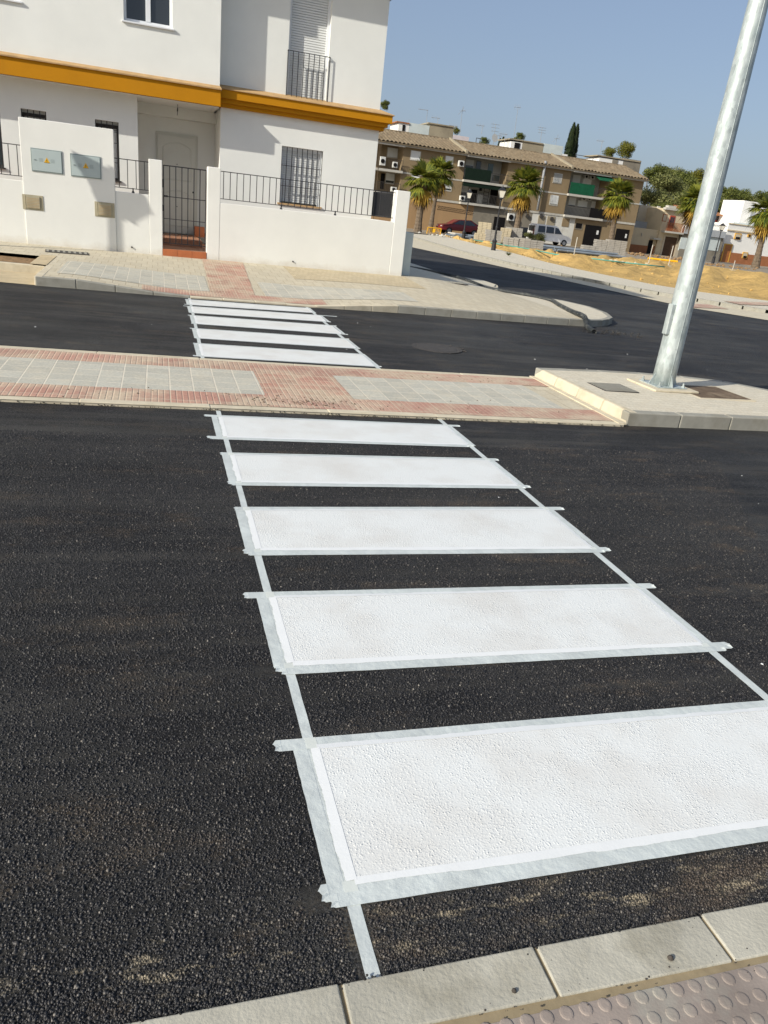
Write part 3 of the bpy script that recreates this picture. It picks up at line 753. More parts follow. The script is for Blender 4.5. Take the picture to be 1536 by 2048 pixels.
def LOTZ(x, y):
    s = (Vector((x, y, 0))-Vector((CAM.x, CAM.y, 0))).dot(ES0)
    return lerp(.22, .44, min(1, max(0, (s-42)/43)))
struct(bank().build('sand_bank', 'sand', smooth=True))
B2 = [(190, -30), (200, 20), (205, 70), (200, 110), (190, 150), (170, 190), (140, 215), (105, 225), (70, 230), (40, 232), (10, 235)]
B1 = B1+[(18, 66), (-10, 70), (-40, 75)]; B2 = B2+[(-30, 235), (-70, 230), (-110, 220)]
b = MB()
def qq(P, t): return Vector((lerp(P[int(t)][0], P[min(len(P)-1, int(t)+1)][0], t-int(t)), lerp(P[int(t)][1], P[min(len(P)-1, int(t)+1)][1], t-int(t))))
mm = (len(B1)-1)*6
for i in range(mm+1):
    a = qq(B1, min(len(B1)-1, i/6)); c = qq(B2, min(len(B2)-1, i/6))
    for j in range(31):
        p_ = a.lerp(c, (j/30)**1.6); b.v.append((p_.x, p_.y, LOTZ(p_.x, p_.y)-.02+.05*mn.noise(Vector((p_.x*.3, p_.y*.3, 0)))))
for i in range(mm):
    for j in range(30):
        a = i*31+j; b.f.append((a, a+1, a+32, a+31))
B1 = B1[:11]
struct(b.build('lot_ground', 'lot'))

# asphalt crumbs creeping over the kerb edges
random.seed(14); b = MB()
for i in range(420):
    x = random.uniform(-1.2, 1.4); y = -.287+random.gauss(-.002, .006); r = random.uniform(.0015, .0045)
    b.lathe([(r*random.uniform(.6, 1), 0), (r, r*.6), (r*.4, r*random.uniform(.8, 1.3))], (x, y, G(x, y)+.006+random.uniform(0, .006)), 5)
struct(b.build('asphalt_edge', 'asphalt'), 'stuff')
b = MB()
for i in range(260):
    x = random.uniform(-2.2, 3.9); y = MN(x)-.008+random.gauss(0, .008); r = random.uniform(.003, .007)
    b.lathe([(r*random.uniform(.6, 1), 0), (r, r*.6), (r*.4, r*random.uniform(.8, 1.3))], (x, y, G(x, y)+.008), 5)
struct(b.build('asphalt_edge', 'asphalt'), 'stuff')

# loose-textured aggregate of the fresh asphalt near the viewer: small angular stones set in the binder
import numpy as np
rs = np.random.RandomState(4)
NSX = 420000
py = -.292+(rs.rand(NSX)**1.55)*4.2; px = rs.rand(NSX)*6.2-2.1-.0*py
keep = (px > -1.0-.22*py-.35) & (px < 1.45+.62*(py+.3)+.3)
for (yn, yf, yn2, yf2, xl, xr) in BARS[:5]:
    u = np.clip((px-xl)/(xr-xl), 0, 1); lo = yn+(yn2-yn)*u-.080; hi = yf+(yf2-yf)*u+.058
    keep &= ~((px > xl-.082) & (px < xr+.072) & (py > lo) & (py < hi))
    keep &= ~((px > xl-.15) & (px < xr+.15) & (((py > lo) & (py < lo+.085)) | ((py > hi-.06) & (py < hi))))
keep &= ~((px > -.055) & (px < .012)) & ~((px > 1.88) & (px < 1.965))
px, py = px[keep], py[keep]; n_ = len(px)
r = (.0021+.0034*rs.rand(n_)**2.5); a0 = rs.rand(n_)*6.28; z0 = GA*px+GB*py
V = np.zeros((n_, 8, 3), np.float32)
for k in range(4):
    rr = r*(.75+.5*rs.rand(n_)); a = a0+k*1.571+(rs.rand(n_)-.5)*.7
    V[:, k, 0] = px+rr*np.cos(a); V[:, k, 1] = py+rr*np.sin(a); V[:, k, 2] = z0-.001
    rr2 = rr*(.35+.4*rs.rand(n_)); V[:, k+4, 0] = px+rr2*np.cos(a); V[:, k+4, 1] = py+rr2*np.sin(a); V[:, k+4, 2] = z0+r*(.35+.75*rs.rand(n_))
F = np.array([[4, 5, 6, 7], [0, 1, 5, 4], [1, 2, 6, 5], [2, 3, 7, 6], [3, 0, 4, 7]], np.int32)
Q = (F[None]+(np.arange(n_)*8)[:, None, None]).reshape(-1, 4)
me = bpy.data.meshes.new('aggregate'); me.vertices.add(n_*8); me.vertices.foreach_set('co', V.reshape(-1))
me.loops.add(Q.size); me.loops.foreach_set('vertex_index', Q.reshape(-1)); me.polygons.add(len(Q))
me.polygons.foreach_set('loop_start', np.arange(0, Q.size, 4, dtype=np.int32))
me.update(calc_edges=True); me.materials.append(M['stones'])
o = bpy.data.objects.new('asphalt_aggregate', me); COL.objects.link(o); struct(o, 'stuff')

# ================================================================== WHITE HOUSE AND ITS GARDEN WALL
HR = 0.024368; HO = (-.4, 16.0, 0)
gw = thing('garden_wall', 'white rendered front garden wall with iron railings, gate and meter doors', 'wall', HO, HR)
WZ = 1.485; CZ = 1.515
wb = MB()
wb.box(-9, -2.65, 0, .2, -.3, WZ); wb.box(-.93, -.265, .001, .199, -.3, WZ); wb.box(1.19, 5.14, 0, .2, -.3, WZ)
wb.box(5.17, 5.40, .28, 4.6, -.3, WZ-.01)
wb.build('low_wall', 'white', gw, bevel=.008)
MB().box(-2.65, -.93, -.02, .28, -.3, 2.62).build('meter_panel', 'white', gw, bevel=.01)
MB().box(-.265, 0, -.004, .25, -.3, 2.17).build('pillar', 'white', gw, bevel=.01)
MB().box(.92, 1.19, -.004, .25, -.3, 2.165).build('pillar', 'white', gw, bevel=.01)
MB().box(5.14, 5.46, -.005, .27, -.3, 2.165).build('pillar', 'white', gw, bevel=.01)
st = MB(); 
for i in range(3): st.box(.003+i*.3065, .003+i*.3065+.301, -.01, .02, .2, .445)
st.build('step_riser', 'terracotta', gw, bevel=.003)
MB().box(0, .92, .02, 2.9, .2, .448).box(0, .92, 1.2, 3.25, .448, .60).build('garden_path', 'brownfloor', gw)
MB().box(-9, 5.1, .2, 3.2, -.2, .44).build('garden_floor', 'brownfloor', gw)
def railing(x0, x1, z0, z1, n, feet=(), y=.09, par=gw, name='railing', bar=.007):
    t = MB(); t.box(x0, x1, y-.008, y+.008, z1-.012, z1+.004); t.box(x0, x1, y-.007, y+.007, z0, z0+.014)
    for i in range(n):
        x = x0+(x1-x0)*(i+.5)/n; t.box(x-bar, x+bar, y-bar*.9, y+bar*.9, z0+.014, z1-.012)
    for f in feet: t.box(f-.012, f+.012, y-.012, y+.012, WZ-.0, z0+.02); t.lathe([(.03, 0), (.028, .015), (.012, .05)], (f, y, WZ), 8)
    return t.build(name, 'black', par)
railing(1.19, 5.14, 1.56, 2.11, 28, (2.52, 3.75))
railing(-.93, -.265, 1.56, 2.11, 4, (-.58,)); railing(-8.5, -2.65, 1.56, 2.13, 38, (-3.6,))
# side railing seen end-on
t = MB(); t.box(5.27, 5.30, .28, 4.5, 2.10, 2.13); t.box(5.27, 5.30, .28, 4.5, 1.56, 1.58)
y = .36
while y < 4.5: t.box(5.28-.011, 5.28+.011, y-.012, y+.012, 1.58, 2.10); y += .085
t.build('side_railing', 'black', gw)
# gate
gt = MB(); gt.box(.02, .90, .05, .07, 2.075, 2.095); gt.box(.02, .90, .052, .068, .56, .575); gt.box(.02, .90, .052, .068, 1.485, 1.5); gt.box(.02, .90, .052, .068, 1.05, 1.062)
for i in range(8):
    x = .028+i*.8645/7; gt.box(x-.009, x+.009, .051, .069, .56, 2.085)
g_ = gt.build('gate', 'black', gw)
MB().box(.02, .11, .02, .05, 1.48, 1.515).build('latch', 'black', g_)
MB().box(.0, .03, .03, .06, 1.66, 1.82).box(.0, .03, .03, .06, 1.2, 1.32).build('hinge', 'black', g_)
# meter doors
def meter(x0, x1, z0, z1):
    m_ = MB().box(x0, x1, -.032, -.018, z0, z1).build('meter_door_frame', 'meteredge', gw)
    d = MB().box(x0+.018, x1-.018, -.040, -.030, z0+.018, z1-.018).build('door', 'meter', m_, bevel=.003)
    cx = lerp(x0, x1, .5); cz = lerp(z0, z1, .52); r = .055
    MB().prism([(cx-r, 0), (cx+r, 0), (cx, r*1.75)], 0, .002).build('tmp', 'yellow', m_)
    o_ = bpy.data.objects['tmp'] if 'tmp' in bpy.data.objects else None
    me = o_.data
    for v in me.vertices: v.co = Vector((v.co.x, -.0405-v.co.z, cz-r*.75+v.co.y))
    o_.name = 'warning_sign'
    b_ = MB()   # black bolt and rim of the triangle
    z0_ = cz-r*.75
    y_ = -.0432
    b_.quad((cx+.004, y_, z0_+.07), (cx-.012, y_, z0_+.036), (cx-.002, y_, z0_+.036), (cx+.006, y_, z0_+.06))
    b_.quad((cx-.004, y_, z0_+.04), (cx+.010, y_, z0_+.042), (cx-.002, y_, z0_+.008), (cx-.004, y_, z0_+.012))
    b_.box(cx-r*.95, cx+r*.95, y_, y_+.001, z0_+.001, z0_+.006)
    b_.build('lightning_bolt', 'black', m_)
    vs = MB()
    for sx in (-1, 1):
        for k in range(4):
            x_ = cx+sx*.105; vs.box(x_-.035, x_+.035, -.0415, -.0395, cz-.03+k*.018, cz-.03+k*.018+.006)
    vs.build('vent_slots', 'meteredge', m_)
    MB().tube((x0+.07, -.048, cz-.005), (x0+.07, -.038, cz-.005), .012, n=8).box(x0+.05, x0+.095, -.046, -.042, cz-.011, cz-.002).build('lock', 'meteredge', m_)
meter(-2.47, -1.90, 1.685, 2.105); meter(-1.755, -1.185, 1.675, 2.09)
def wvent(x0, x1, z0, z1):
    f = MB().box(x0, x1, -.030, -.017, z0, z1).build('vent_frame', 'vent', gw, bevel=.003)
    v_ = MB(); v_.box(x0+.07, x1-.06, -.048, -.030, z0+.03, z1-.025); v_.box(x0+.045, x0+.058, -.04, -.03, z0+.02, z1-.02)
    v_.build('vent_cover', 'vent', f, bevel=.004)
    n_ = MB()
    for k in range(7): n_.box(x0+.08, x1-.07, -.0505, -.0478, z0+.045+k*.028, z0+.045+k*.028+.006)
    n_.build('louvres', 'sill', f)
wvent(-2.68, -2.30, .965, 1.245); wvent(-1.335, -.95, .965, 1.25)
for x_, z_ in ((-.63, .42), (2.83, .42)):
    MB().tube((x_, -.026, z_), (x_, .02, z_), .017, n=10).build('weep_hole', 'iron', gw)
pw = thing('boundary_pier', 'low pale grey pier standing against the outer end of the white garden wall', 'pier', HO, HR)
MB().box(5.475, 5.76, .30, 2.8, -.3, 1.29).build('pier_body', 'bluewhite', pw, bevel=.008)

h = thing('terraced_house', 'white two-storey house with ochre band, shutters and iron grilles', 'house', HO, HR)
def wall_with_holes(b, x0, x1, z0, z1, yf, th, holes):
    "vertical wall between yf and yf+th with rectangular openings (x0,x1,z0,z1)"
    xs = sorted({x0, x1, *[q for hh in holes for q in hh[:2]]}); zs_ = sorted({z0, z1, *[q for hh in holes for q in hh[2:]]})
    def solid(a, c):
        return x0 <= a <= x1 and z0 <= c <= z1 and not any(hh[0] < a < hh[1] and hh[2] < c < hh[3] for hh in holes)
    for i in range(len(xs)-1):
        for j in range(len(zs_)-1):
            a, a2, c, c2 = xs[i], xs[i+1], zs_[j], zs_[j+1]
            if not solid((a+a2)/2, (c+c2)/2): continue
            for y_, fl in ((yf, 0), (yf+th, 1)):
                q = [(a, y_, c), (a2, y_, c), (a2, y_, c2), (a, y_, c2)]
                b.quad(*(q if not fl else q[::-1]))
            if not solid(a-1e-3, (c+c2)/2) : b.quad((a, yf+th, c), (a, yf, c), (a, yf, c2), (a, yf+th, c2))
            if not solid(a2+1e-3, (c+c2)/2): b.quad((a2, yf, c), (a2, yf+th, c), (a2, yf+th, c2), (a2, yf, c2))
            if not solid((a+a2)/2, c-1e-3): b.quad((a, yf+th, c), (a2, yf+th, c), (a2, yf, c), (a, yf, c))
            if not solid((a+a2)/2, c2+1e-3): b.quad((a, yf, c2), (a2, yf, c2), (a2, yf+th, c2), (a, yf+th, c2))
TOPZ = 6.55
# right bay, ground and upper floor
b = MB()
wall_with_holes(b, 1.355, 5.16, .2, 3.52, 2.0, .32, [(2.80, 3.805, 1.62, 2.875)])
b.build('ground_floor_wall', 'whitehi', h)
b = MB(); wall_with_holes(b, 1.31, 5.13, 3.90, TOPZ, 2.0, .32, [(2.84, 3.79, 3.92, 6.25)]); b.build('upper_wall', 'whitehi', h)
MB().box(1.36, 5.158, 2.32, 9, .2, 3.5).box(1.3, 5.128, 2.32, 9, 3.5, TOPZ).build('side_wall', 'whitehi', h)
# left bay, ground floor set back under the projecting upper floor
b = MB(); wall_with_holes(b, -9, -.46, .2, 3.45, 2.0, .25, [(-2.84, -2.34, 1.69, 2.90), (-1.355, -.867, 1.69, 2.885), (-4.3, -3.25, 1.69, 2.95)])
b.build('ground_floor_wall', 'whitehi', h)
MB().box(-.71, -.46, 2.25, 3.4, .2, 3.45).box(-.46, 1.6, 3.4, 3.6, .2, 3.45).box(1.355, 1.6, 2.32, 3.4, .2, 3.45).build('porch_wall', 'whitehi', h)
MB().box(-.46, 1.355, 3.12, 3.4, 3.22, 3.449).build('porch_beam', 'whitehi', h)
MB().box(-9, 1.285, 1.53, 3.6, 3.45, 3.60).build('soffit', 'whitehi', h)
b = MB(); wall_with_holes(b, -9, 1.285, 3.85, TOPZ, 1.60, .3, [(-.70, .28, 4.77, 6.05), (-3.7, -2.66, 4.77, 6.05)]); b.build('upper_wall', 'whitehi', h)
MB().box(-9, 1.284, 1.9, 2.6, 3.6, TOPZ).build('upper_core', 'whitehi', h)
# ochre bands: projecting cornice on the right bay, flat band on the left
MB().box(-9, 1.30, 1.50, 1.62, 3.45, 3.775).build('ochre_band', 'orange', h)
MB().hexa([(-9, 1.46, 3.775), (1.32, 1.46, 3.775), (1.32, 1.7, 3.775), (-9, 1.7, 3.775), (-9, 1.46, 3.80), (1.32, 1.46, 3.80), (1.285, 1.62, 3.875), (-9, 1.62, 3.875)]).build('sill_tiles', 'sill', h)
c_ = MB()
for pr_, z0_, z1_ in ((.10, 3.49, 3.57), (.17, 3.57, 3.66), (.25, 3.66, 3.83)):
    c_.box(1.303, 5.15+pr_, 2.0-pr_, 2.2, z0_, z1_-.001); c_.box(4.6, 5.15+pr_-.001, 2.2, 9, z0_, z1_-.001)
c_.build('cornice', 'orange', h)
xl_, xr_ = 1.303, 5.44
MB().hexa([(xl_, 1.72, 3.83), (xr_, 1.72, 3.83), (xr_, 2.2, 3.83), (xl_, 2.2, 3.83), (xl_, 1.72, 3.845), (xr_, 1.72, 3.845), (5.13, 2.05, 3.965), (xl_, 2.05, 3.965)]).box(4.8, 5.43, 2.21, 9, 3.83, 3.85).build('sill_tiles', 'sill', h)
# eaves and roof above the frame
MB().box(-9, 1.29, 1.30, 3, TOPZ, TOPZ+.25).box(1.29, 5.6, 1.55, 9.4, TOPZ, TOPZ+.25).box(-9, 5.6, 3, 9.4, TOPZ, TOPZ+.2).build('eaves', 'white', h)
rf = MB(); rf.hexa([(-9, 1.3, TOPZ+.25), (5.6, 1.3, TOPZ+.25), (5.6, 9.4, TOPZ+.25), (-9, 9.4, TOPZ+.25), (-9, 5.2, TOPZ+1.7), (4, 5.2, TOPZ+1.7), (4, 5.6, TOPZ+1.7), (-9, 5.6, TOPZ+1.7)])
rf.build('roof', tiles('house roof tiles', (.36, .18, .10)), h)
# windows
def casement(x0, x1, z0, z1, y, g='glass', mull=True):
    f = MB(); w = .055
    f.box(x0, x1, y, y+.06, z0, z0+w); f.box(x0, x1, y, y+.06, z1-w, z1)
    f.box(x0, x0+w, y+.001, y+.059, z0+w, z1-w); f.box(x1-w, x1, y+.001, y+.059, z0+w, z1-w)
    if mull: f.box((x0+x1)/2-.05, (x0+x1)/2+.05, y-.01, y+.058, z0+w, z1-w)
    o_ = f.build('window', 'pvc', h, bevel=.004)
    MB().box(x0+w-.005, x1-w+.005, y+.03, y+.04, z0+w-.005, z1-w+.005).build('pane', g, o_)
    return o_
for x0, x1 in ((-.70, .28), (-3.7, -2.66)):
    w_ = casement(x0, x1, 4.80, 6.05, 1.72)
    MB().box(x0-.04, x1+.04, 1.555, 1.73, 4.755, 4.785).build('sill', 'pvc', w_, bevel=.004)
    MB().box(x0+.07, x1-.07, 1.80, 1.81, 4.86, 6.0).build('curtain', 'shutter', w_)
def grille(x0, x1, z0, z1, y, n, hz, par=None, bar=.008):
    t = MB()
    for i in range(n):
        x = lerp(x0, x1, i/(n-1)); t.box(x-bar, x+bar, y-bar, y+bar, z0, z1)
    for z in hz: t.box(x0, x1, y-.009, y+.007, z-.006, z+.006)
    return t.build('grille', 'black', par or h)
def slats(x0, x1, z0, z1, y, par):
    b_ = MB(); z = z0
    while z < z1:
        zz = min(z+.05, z1); b_.quad((x0, y, z), (x1, y, z), (x1, y+.004, zz-.012), (x0, y+.004, zz-.012)); b_.quad((x0, y+.004, zz-.012), (x1, y+.004, zz-.012), (x1, y+.018, zz), (x0, y+.018, zz)); z = zz
    b_.box(x0, x1, y+.019, y+.025, z0, z1)
    return b_.build('shutter_slats', 'shutter', par)
w_ = MB().box(2.80, 2.85, 2.10, 2.15, 1.62, 2.875).box(3.755, 3.805, 2.10, 2.15, 1.62, 2.875).box(2.85, 3.755, 2.10, 2.15, 2.80, 2.875).build('window', 'pvc', h)
slats(2.85, 3.755, 1.66, 2.80, 2.13, w_)
MB().box(2.75, 3.85, 1.96, 2.10, 1.585, 1.62).build('sill', 'sill', w_)
grille(2.807, 3.798, 1.63, 2.865, 2.02, 9, (2.01, 2.46), w_)
for x0, x1, zt in ((-2.84, -2.34, 2.90), (-1.355, -.867, 2.885), (-4.3, -3.25, 2.95)):
    w_ = MB().box(x0, x1, 2.14, 2.17, 1.69, 1.74).box(x0, x1, 2.14, 2.17, zt-.13, zt-.06).box(x0+.0, x0+.05, 2.14, 2.17, 1.74, zt-.13).box(x1-.05, x1, 2.14, 2.17, 1.74, zt-.13).build('window', 'iron', h)
    MB().box(x0, x1, 2.18, 2.2, 1.69, zt).build('pane', 'shutter' if x0 > -3 else 'glassg', w_)
    grille(x0+.01, x1-.01, 1.70, zt-.005, 2.03, 5 if x0 > -3 else 8, (2.06, 2.46, zt-.17, zt-.20) if x0 > -3 else (2.06, 2.46), w_, .009)
    MB().box(x0-.03, x1+.03, 1.96, 2.14, 1.66, 1.69).build('sill', 'iron', w_)
# balcony door with roller shutter
bd = MB().box(2.84, 2.90, 2.11, 2.2, 3.92, 6.25).box(3.73, 3.79, 2.11, 2.2, 3.92, 6.25).box(2.90, 3.73, 2.11, 2.2, 6.05, 6.25).build('balcony_door', 'pvc', h)
slats(2.90, 3.73, 3.93, 6.05, 2.14, bd)
t = MB(); y_ = 1.955; x0, x1 = 2.82, 3.82
t.box(x0, x1, y_-.008, y_+.008, 4.835, 4.85); t.box(x0, x1, y_-.007, y_+.007, 3.90, 3.915)
for i in range(9):
    x = lerp(x0+.008, x1-.008, i/8); t.box(x-.0075, x+.0075, y_-.007, y_+.007, 3.87, 4.84)
for x in (x0+.008, x1-.008): t.box(x-.006, x+.006, y_, 2.0, 4.835, 4.848); t.box(x-.006, x+.006, y_, 2.0, 3.90, 3.913)
t.build('balcony_railing', 'black', h)
# front door in the porch
dr = MB().box(-.04, .94, 3.36, 3.40, .60, 2.90).build('front_door', 'doorw', h, bevel=.006)
p_ = MB(); p_.box(0, .90, 3.335, 3.362, .62, 2.84)
p_.build('leaf', 'doorw', dr, bevel=.004)
def arch(cx, z0, z1, w, y):
    pts = [(cx-w/2, z0), (cx+w/2, z0), (cx+w/2, z1-.12)]
    for i in range(9):
        a = i/8; pts.append((cx+w/2-w*a, z1-.12+.12*math.sin(math.pi*a)**.8 if 0 < a < 1 else z1-.12))
    t_ = MB()
    for i in range(len(pts)):
        a, c = pts[i], pts[(i+1) % len(pts)]; t_.tube((a[0], y, a[1]), (c[0], y, c[1]), .012, n=5)
    return t_
arch(.45, 1.86, 2.70, .66, 3.333).build('panel_moulding', 'doorw', dr); arch(.45, .80, 1.62, .66, 3.333).build('panel_moulding', 'doorw', dr)
kn = MB(); 
for x, z in ((.84, 1.62), (.45, 2.22), (.45, 1.25)): kn.tube((x, 3.33, z), (x, 3.30, z), .022 if x > .8 else .012, n=8)
kn.build('lock_and_knobs', 'black', dr)
MB().box(-.46, 1.355, 3.38, 3.399, .60, .68).build('skirting', 'brownfloor', h)
MB().box(.86, 1.1, 2.9, 3.2, .60, .84).build('porch_block', 'terracotta', h)
o = MB().path([(.42, 2.35, 3.45), (.425, 2.36, 3.34), (.41, 2.35, 3.22)], .006, 5).tube((.41, 2.35, 3.30), (.42, 2.35, 3.38), .012, n=6).build('porch_lamp_wire', 'black', h)


# ================================================================== FAR SIDE OF THE LOT
M['brickbrown'] = simple('brown brick facade', (.255, .19, .11), .9, .10, .5, .2, .01, 12, dirt=((.22, .165, .095), .5))
M['brickorange'] = pavers('orange brick ground floor', (.37, .235, .115), .5, .14, .5, (.33, .22, .11), .012, .06, (.33, .22, .12), .6)
M['concrete'] = simple('grey concrete wall', (.24, .215, .17), .9, .15, .6, .2, dirt=((.11, .10, .08), .7))
M['peel'] = simple('peeling white wall', (.62, .61, .55), .9, .1, .5, .1, dirt=((.22, .17, .12), .5))
M['slab'] = simple('pale slab edge', (.50, .48, .42), .85, .08, 1, .1, dirt=((.3, .27, .22), .5))
M['loggia'] = simple('loggia inner wall', (.36, .36, .33), .9, .12, .8, .1)
M['dark'] = simple('dark opening', (.007, .006, .006), .8, .1, 2, 0)
M['mesh'] = simple('dark green screen', (.006, .016, .009), .8, .2, 3, .1); M['meshg'] = simple('green screen', (.008, .085, .04), .8, .2, 3, .1)
M['ac'] = simple('air conditioner casing', (.60, .60, .56), .6, .05, 5, 0)
M['boxbrown'] = simple('rendered brown box', (.33, .285, .20), .9, .12, .7, .1, dirt=((.15, .13, .1), .5))
M['pinkwhite'] = simple('pinkish white parapet', (.62, .56, .56), .85, .05, 2, .1)
M['tiles'] = tiles('old roof tiles', (.36, .275, .165)); M['tilesred'] = tiles('orange roof tiles', (.47, .20, .08))
M['beige'] = simple('beige render', (.62, .52, .35), .9, .06, .8, .1, dirt=((.3, .26, .18), .4))
M['beigeg'] = simple('greyish beige render', (.52, .45, .33), .9, .05, .8, .1)
M['brownbase'] = simple('brown tiled plinth', (.33, .135, .06), .7, .12, 2, .1)
M['greyfront'] = simple('grey shop parapet', (.38, .40, .41), .85, .08, 1, .1); M['redwall'] = simple('red painted wall', (.42, .075, .045), .85, .08, 1, .1)
M['wood'] = simple('varnished wood', (.33, .12, .03), .5, .12, 3, .1); M['amber'] = simple('ochre frame', (.62, .36, .07), .7, .06, 3, .1)
M['garage'] = simple('garage door', (.085, .05, .03), .7, .1, 2, .1)
M['carred'] = simple('dark red car paint', (.16, .012, .016), .25, .05, 3, 0); M['carwhite'] = simple('white van paint', (.78, .78, .76), .3, .03, 3, 0); M['cardark'] = simple('dark car paint', (.02, .022, .03), .25, .05, 3, 0)
M['tyre'] = simple('tyre rubber', (.02, .02, .02), .85, .1, 20, .1)
M['lampglass'] = simple('frosted lantern panes', (.62, .60, .52), .4, .03, 5, 0)
M['barrier'] = simple('yellow barrier paint', (.72, .38, .015), .6, .05, 3, 0)
M['pallet'] = simple('grey paver stack', (.32, .30, .26), .9, .12, 3, .5, .02, 8); M['palletb'] = simple('buff paver stack', (.47, .40, .27), .9, .1, 3, .5, .02, 8)
M['pipe'] = simple('grey pipes', (.17, .20, .23), .6, .25, 1, .1); M['teal'] = simple('green pipe', (.10, .30, .24), .6, .1, 1, .1)
M['aerial'] = simple('aerial metal', (.28, .29, .30), .6, .1, 9, 0)
M['bark'] = simple('bark', (.12, .09, .06), .95, .3, 6, .8, .03, 20); M['palmbark'] = simple('palm trunk', (.15, .115, .08), .95, .3, 4, .9, .04, 12)
M['leaf1'] = leafy('pine green leaves', (.055, .075, .016), (.18, .195, .045)); M['leaf2'] = leafy('olive leaves', (.075, .09, .028), (.235, .24, .085))
M['leafdark'] = leafy('cypress leaves', (.012, .022, .008), (.035, .05, .018), .1); M['leafy3'] = leafy('yellow green leaves', (.09, .10, .012), (.20, .19, .03))
M['palmg'] = leafy('palm fronds', (.04, .075, .012), (.27, .27, .035), .35); M['palmd'] = leafy('dry palm fronds', (.36, .21, .03), (.55, .36, .07), .3)
M['palmb'] = leafy('dead brown palm fronds', (.07, .045, .02), (.20, .13, .06), .15)
FR1 = (EU, ES, FROT)      # the view-square frame of the lot
EU = Vector((math.cos(.0244), math.sin(.0244), 0)); ES = Vector((-EU.y, EU.x, 0)); FROT = .0244   # the far street runs parallel to the white house
SF = 78.2; ZF = .44
class FM(MB):
    "mesh in street coordinates u (along), s (away from the camera), z, kept relative to its root"
    def __init__(s, o=(0, 0, 0)): super().__init__(); s.o = o
    def b(s, u0, u1, s0, s1, z0, z1):
        o = s.o; return s.box(min(u0, u1)-o[0], max(u0, u1)-o[0], s0-o[1], s1-o[1], min(z0, z1)-o[2], max(z0, z1)-o[2])
def RS(fn, sc):
    def f(x0, y0, x1, y1, s):
        xc, yc = (x0+x1)/2, (y0+y1)/2; a, c = fn(x0, yc, s)[0], fn(x1, yc, s)[0]; z1_, z0_ = fn(xc, y0, s)[1], fn(xc, y1, s)[1]
        return (a, c, z0_, z1_)
    return f
RA = RS(UA, .26042); RB = RS(UB, .28385); RC = RS(UC, .17969)
FO = (25.0, SF, ZF)
M['rooftile'] = simple('weathered clay tiles', (.175, .135, .085), .9, .3, 1.6, .3, .01, 30, dirt=((.25, .21, .145), .7))
ab = fthing('apartment_block', 'long three-storey brown brick apartment block with tiled roof behind the palms', 'building', FO[0], FO[1], FO[2])
def fp(name, mat, par, *boxes, o=FO, **kw):
    if name in ('wall', 'loggia_wall', 'balcony_slab') and len(boxes) > 1:
        return [fp(name, mat, par, q, o=o, **kw) for q in boxes][0]
    f = FM(o)
    for q in boxes: f.b(*q)
    return f.build(name, mat, par, **kw)
zA1 = UA(700, 858, SF)[1]; zA2 = UA(700, 684, SF)[1]; zE = UA(700, 487, SF)[1]
uL0 = UA(-200, 560, SF)[0]; uL1 = UA(243, 600, SF)[0]; uM0 = UA(722, 620, SF)[0]; uM1 = UA(1052, 660, SF)[0]
uR0 = UB(140, 500, SF)[0]; uR1 = UB(560, 640, SF)[0]; uEnd = UB(634, 640, SF)[0]; uS1 = uM0-.2; uS2 = uR0-.3
# walls: flush bays between the recessed loggias
WB = []
for a, c in ((uL1, uM0), (uM1, uR0), (lerp(uR0, uR1, .60), uEnd)): WB.append((a, c, SF, SF+.4, zA1, zE))
fp('wall', 'brickbrown', ab, *WB)
fp('side_wall', 'brickbrown', ab, (uEnd-.3, uEnd, SF+.4, SF+9, ZF-.3, zE), (uL0, uEnd-.3, SF+8.7, SF+9, ZF-.3, zE))
REC = SF+1.7
uRm = lerp(uR0, uR1, .60)
fp('loggia_wall', 'loggia', ab, (uM0, uM1, REC, REC+.2, zA1, zE), (uR0, uRm, REC, REC+.2, zA1, zE))
fp('loggia_wall', 'brickbrown', ab, (uL0, uL1, REC, REC+.2, zA1, zE), *[(q, q+.15, SF+.4, REC, zA1, zE) for q in (uL1-.15+.15, uM0-.15, uM1, uR0-.15, uRm)])
fp('balcony_slab', 'slab', ab, *[(a-.05, c+.05, SF-.35, REC, z-.22, z) for a, c in ((uL0, uL1), (uM0, uM1), (uR0, uRm)) for z in (zA1, zA2)])
fp('floor_band', 'slab', ab, (uL0, uEnd, SF-.04, SF+.3, zA1-.22, zA1-.01), (uL1, uM0, SF-.03, SF, zA2-.2, zA2-.06), (uM1, uR0, SF-.03, SF, zA2-.2, zA2-.06), (uRm, uEnd, SF-.03, SF, zA2-.2, zA2-.06), (uEnd, uEnd+.03, SF, SF+9, zA1-.2, zA1))
fp('gutter_fascia', 'slab', ab, (uL0, uEnd+.1, SF-.45, SF+.1, zE-.16, zE+.02), (uM0, uM1, SF-.5, SF-.44, zE-.22, zE+.04), (uR0, uRm, SF-.5, SF-.44, zE-.22, zE+.04), (uL0, uL1, SF-.5, SF-.44, zE-.22, zE+.04))
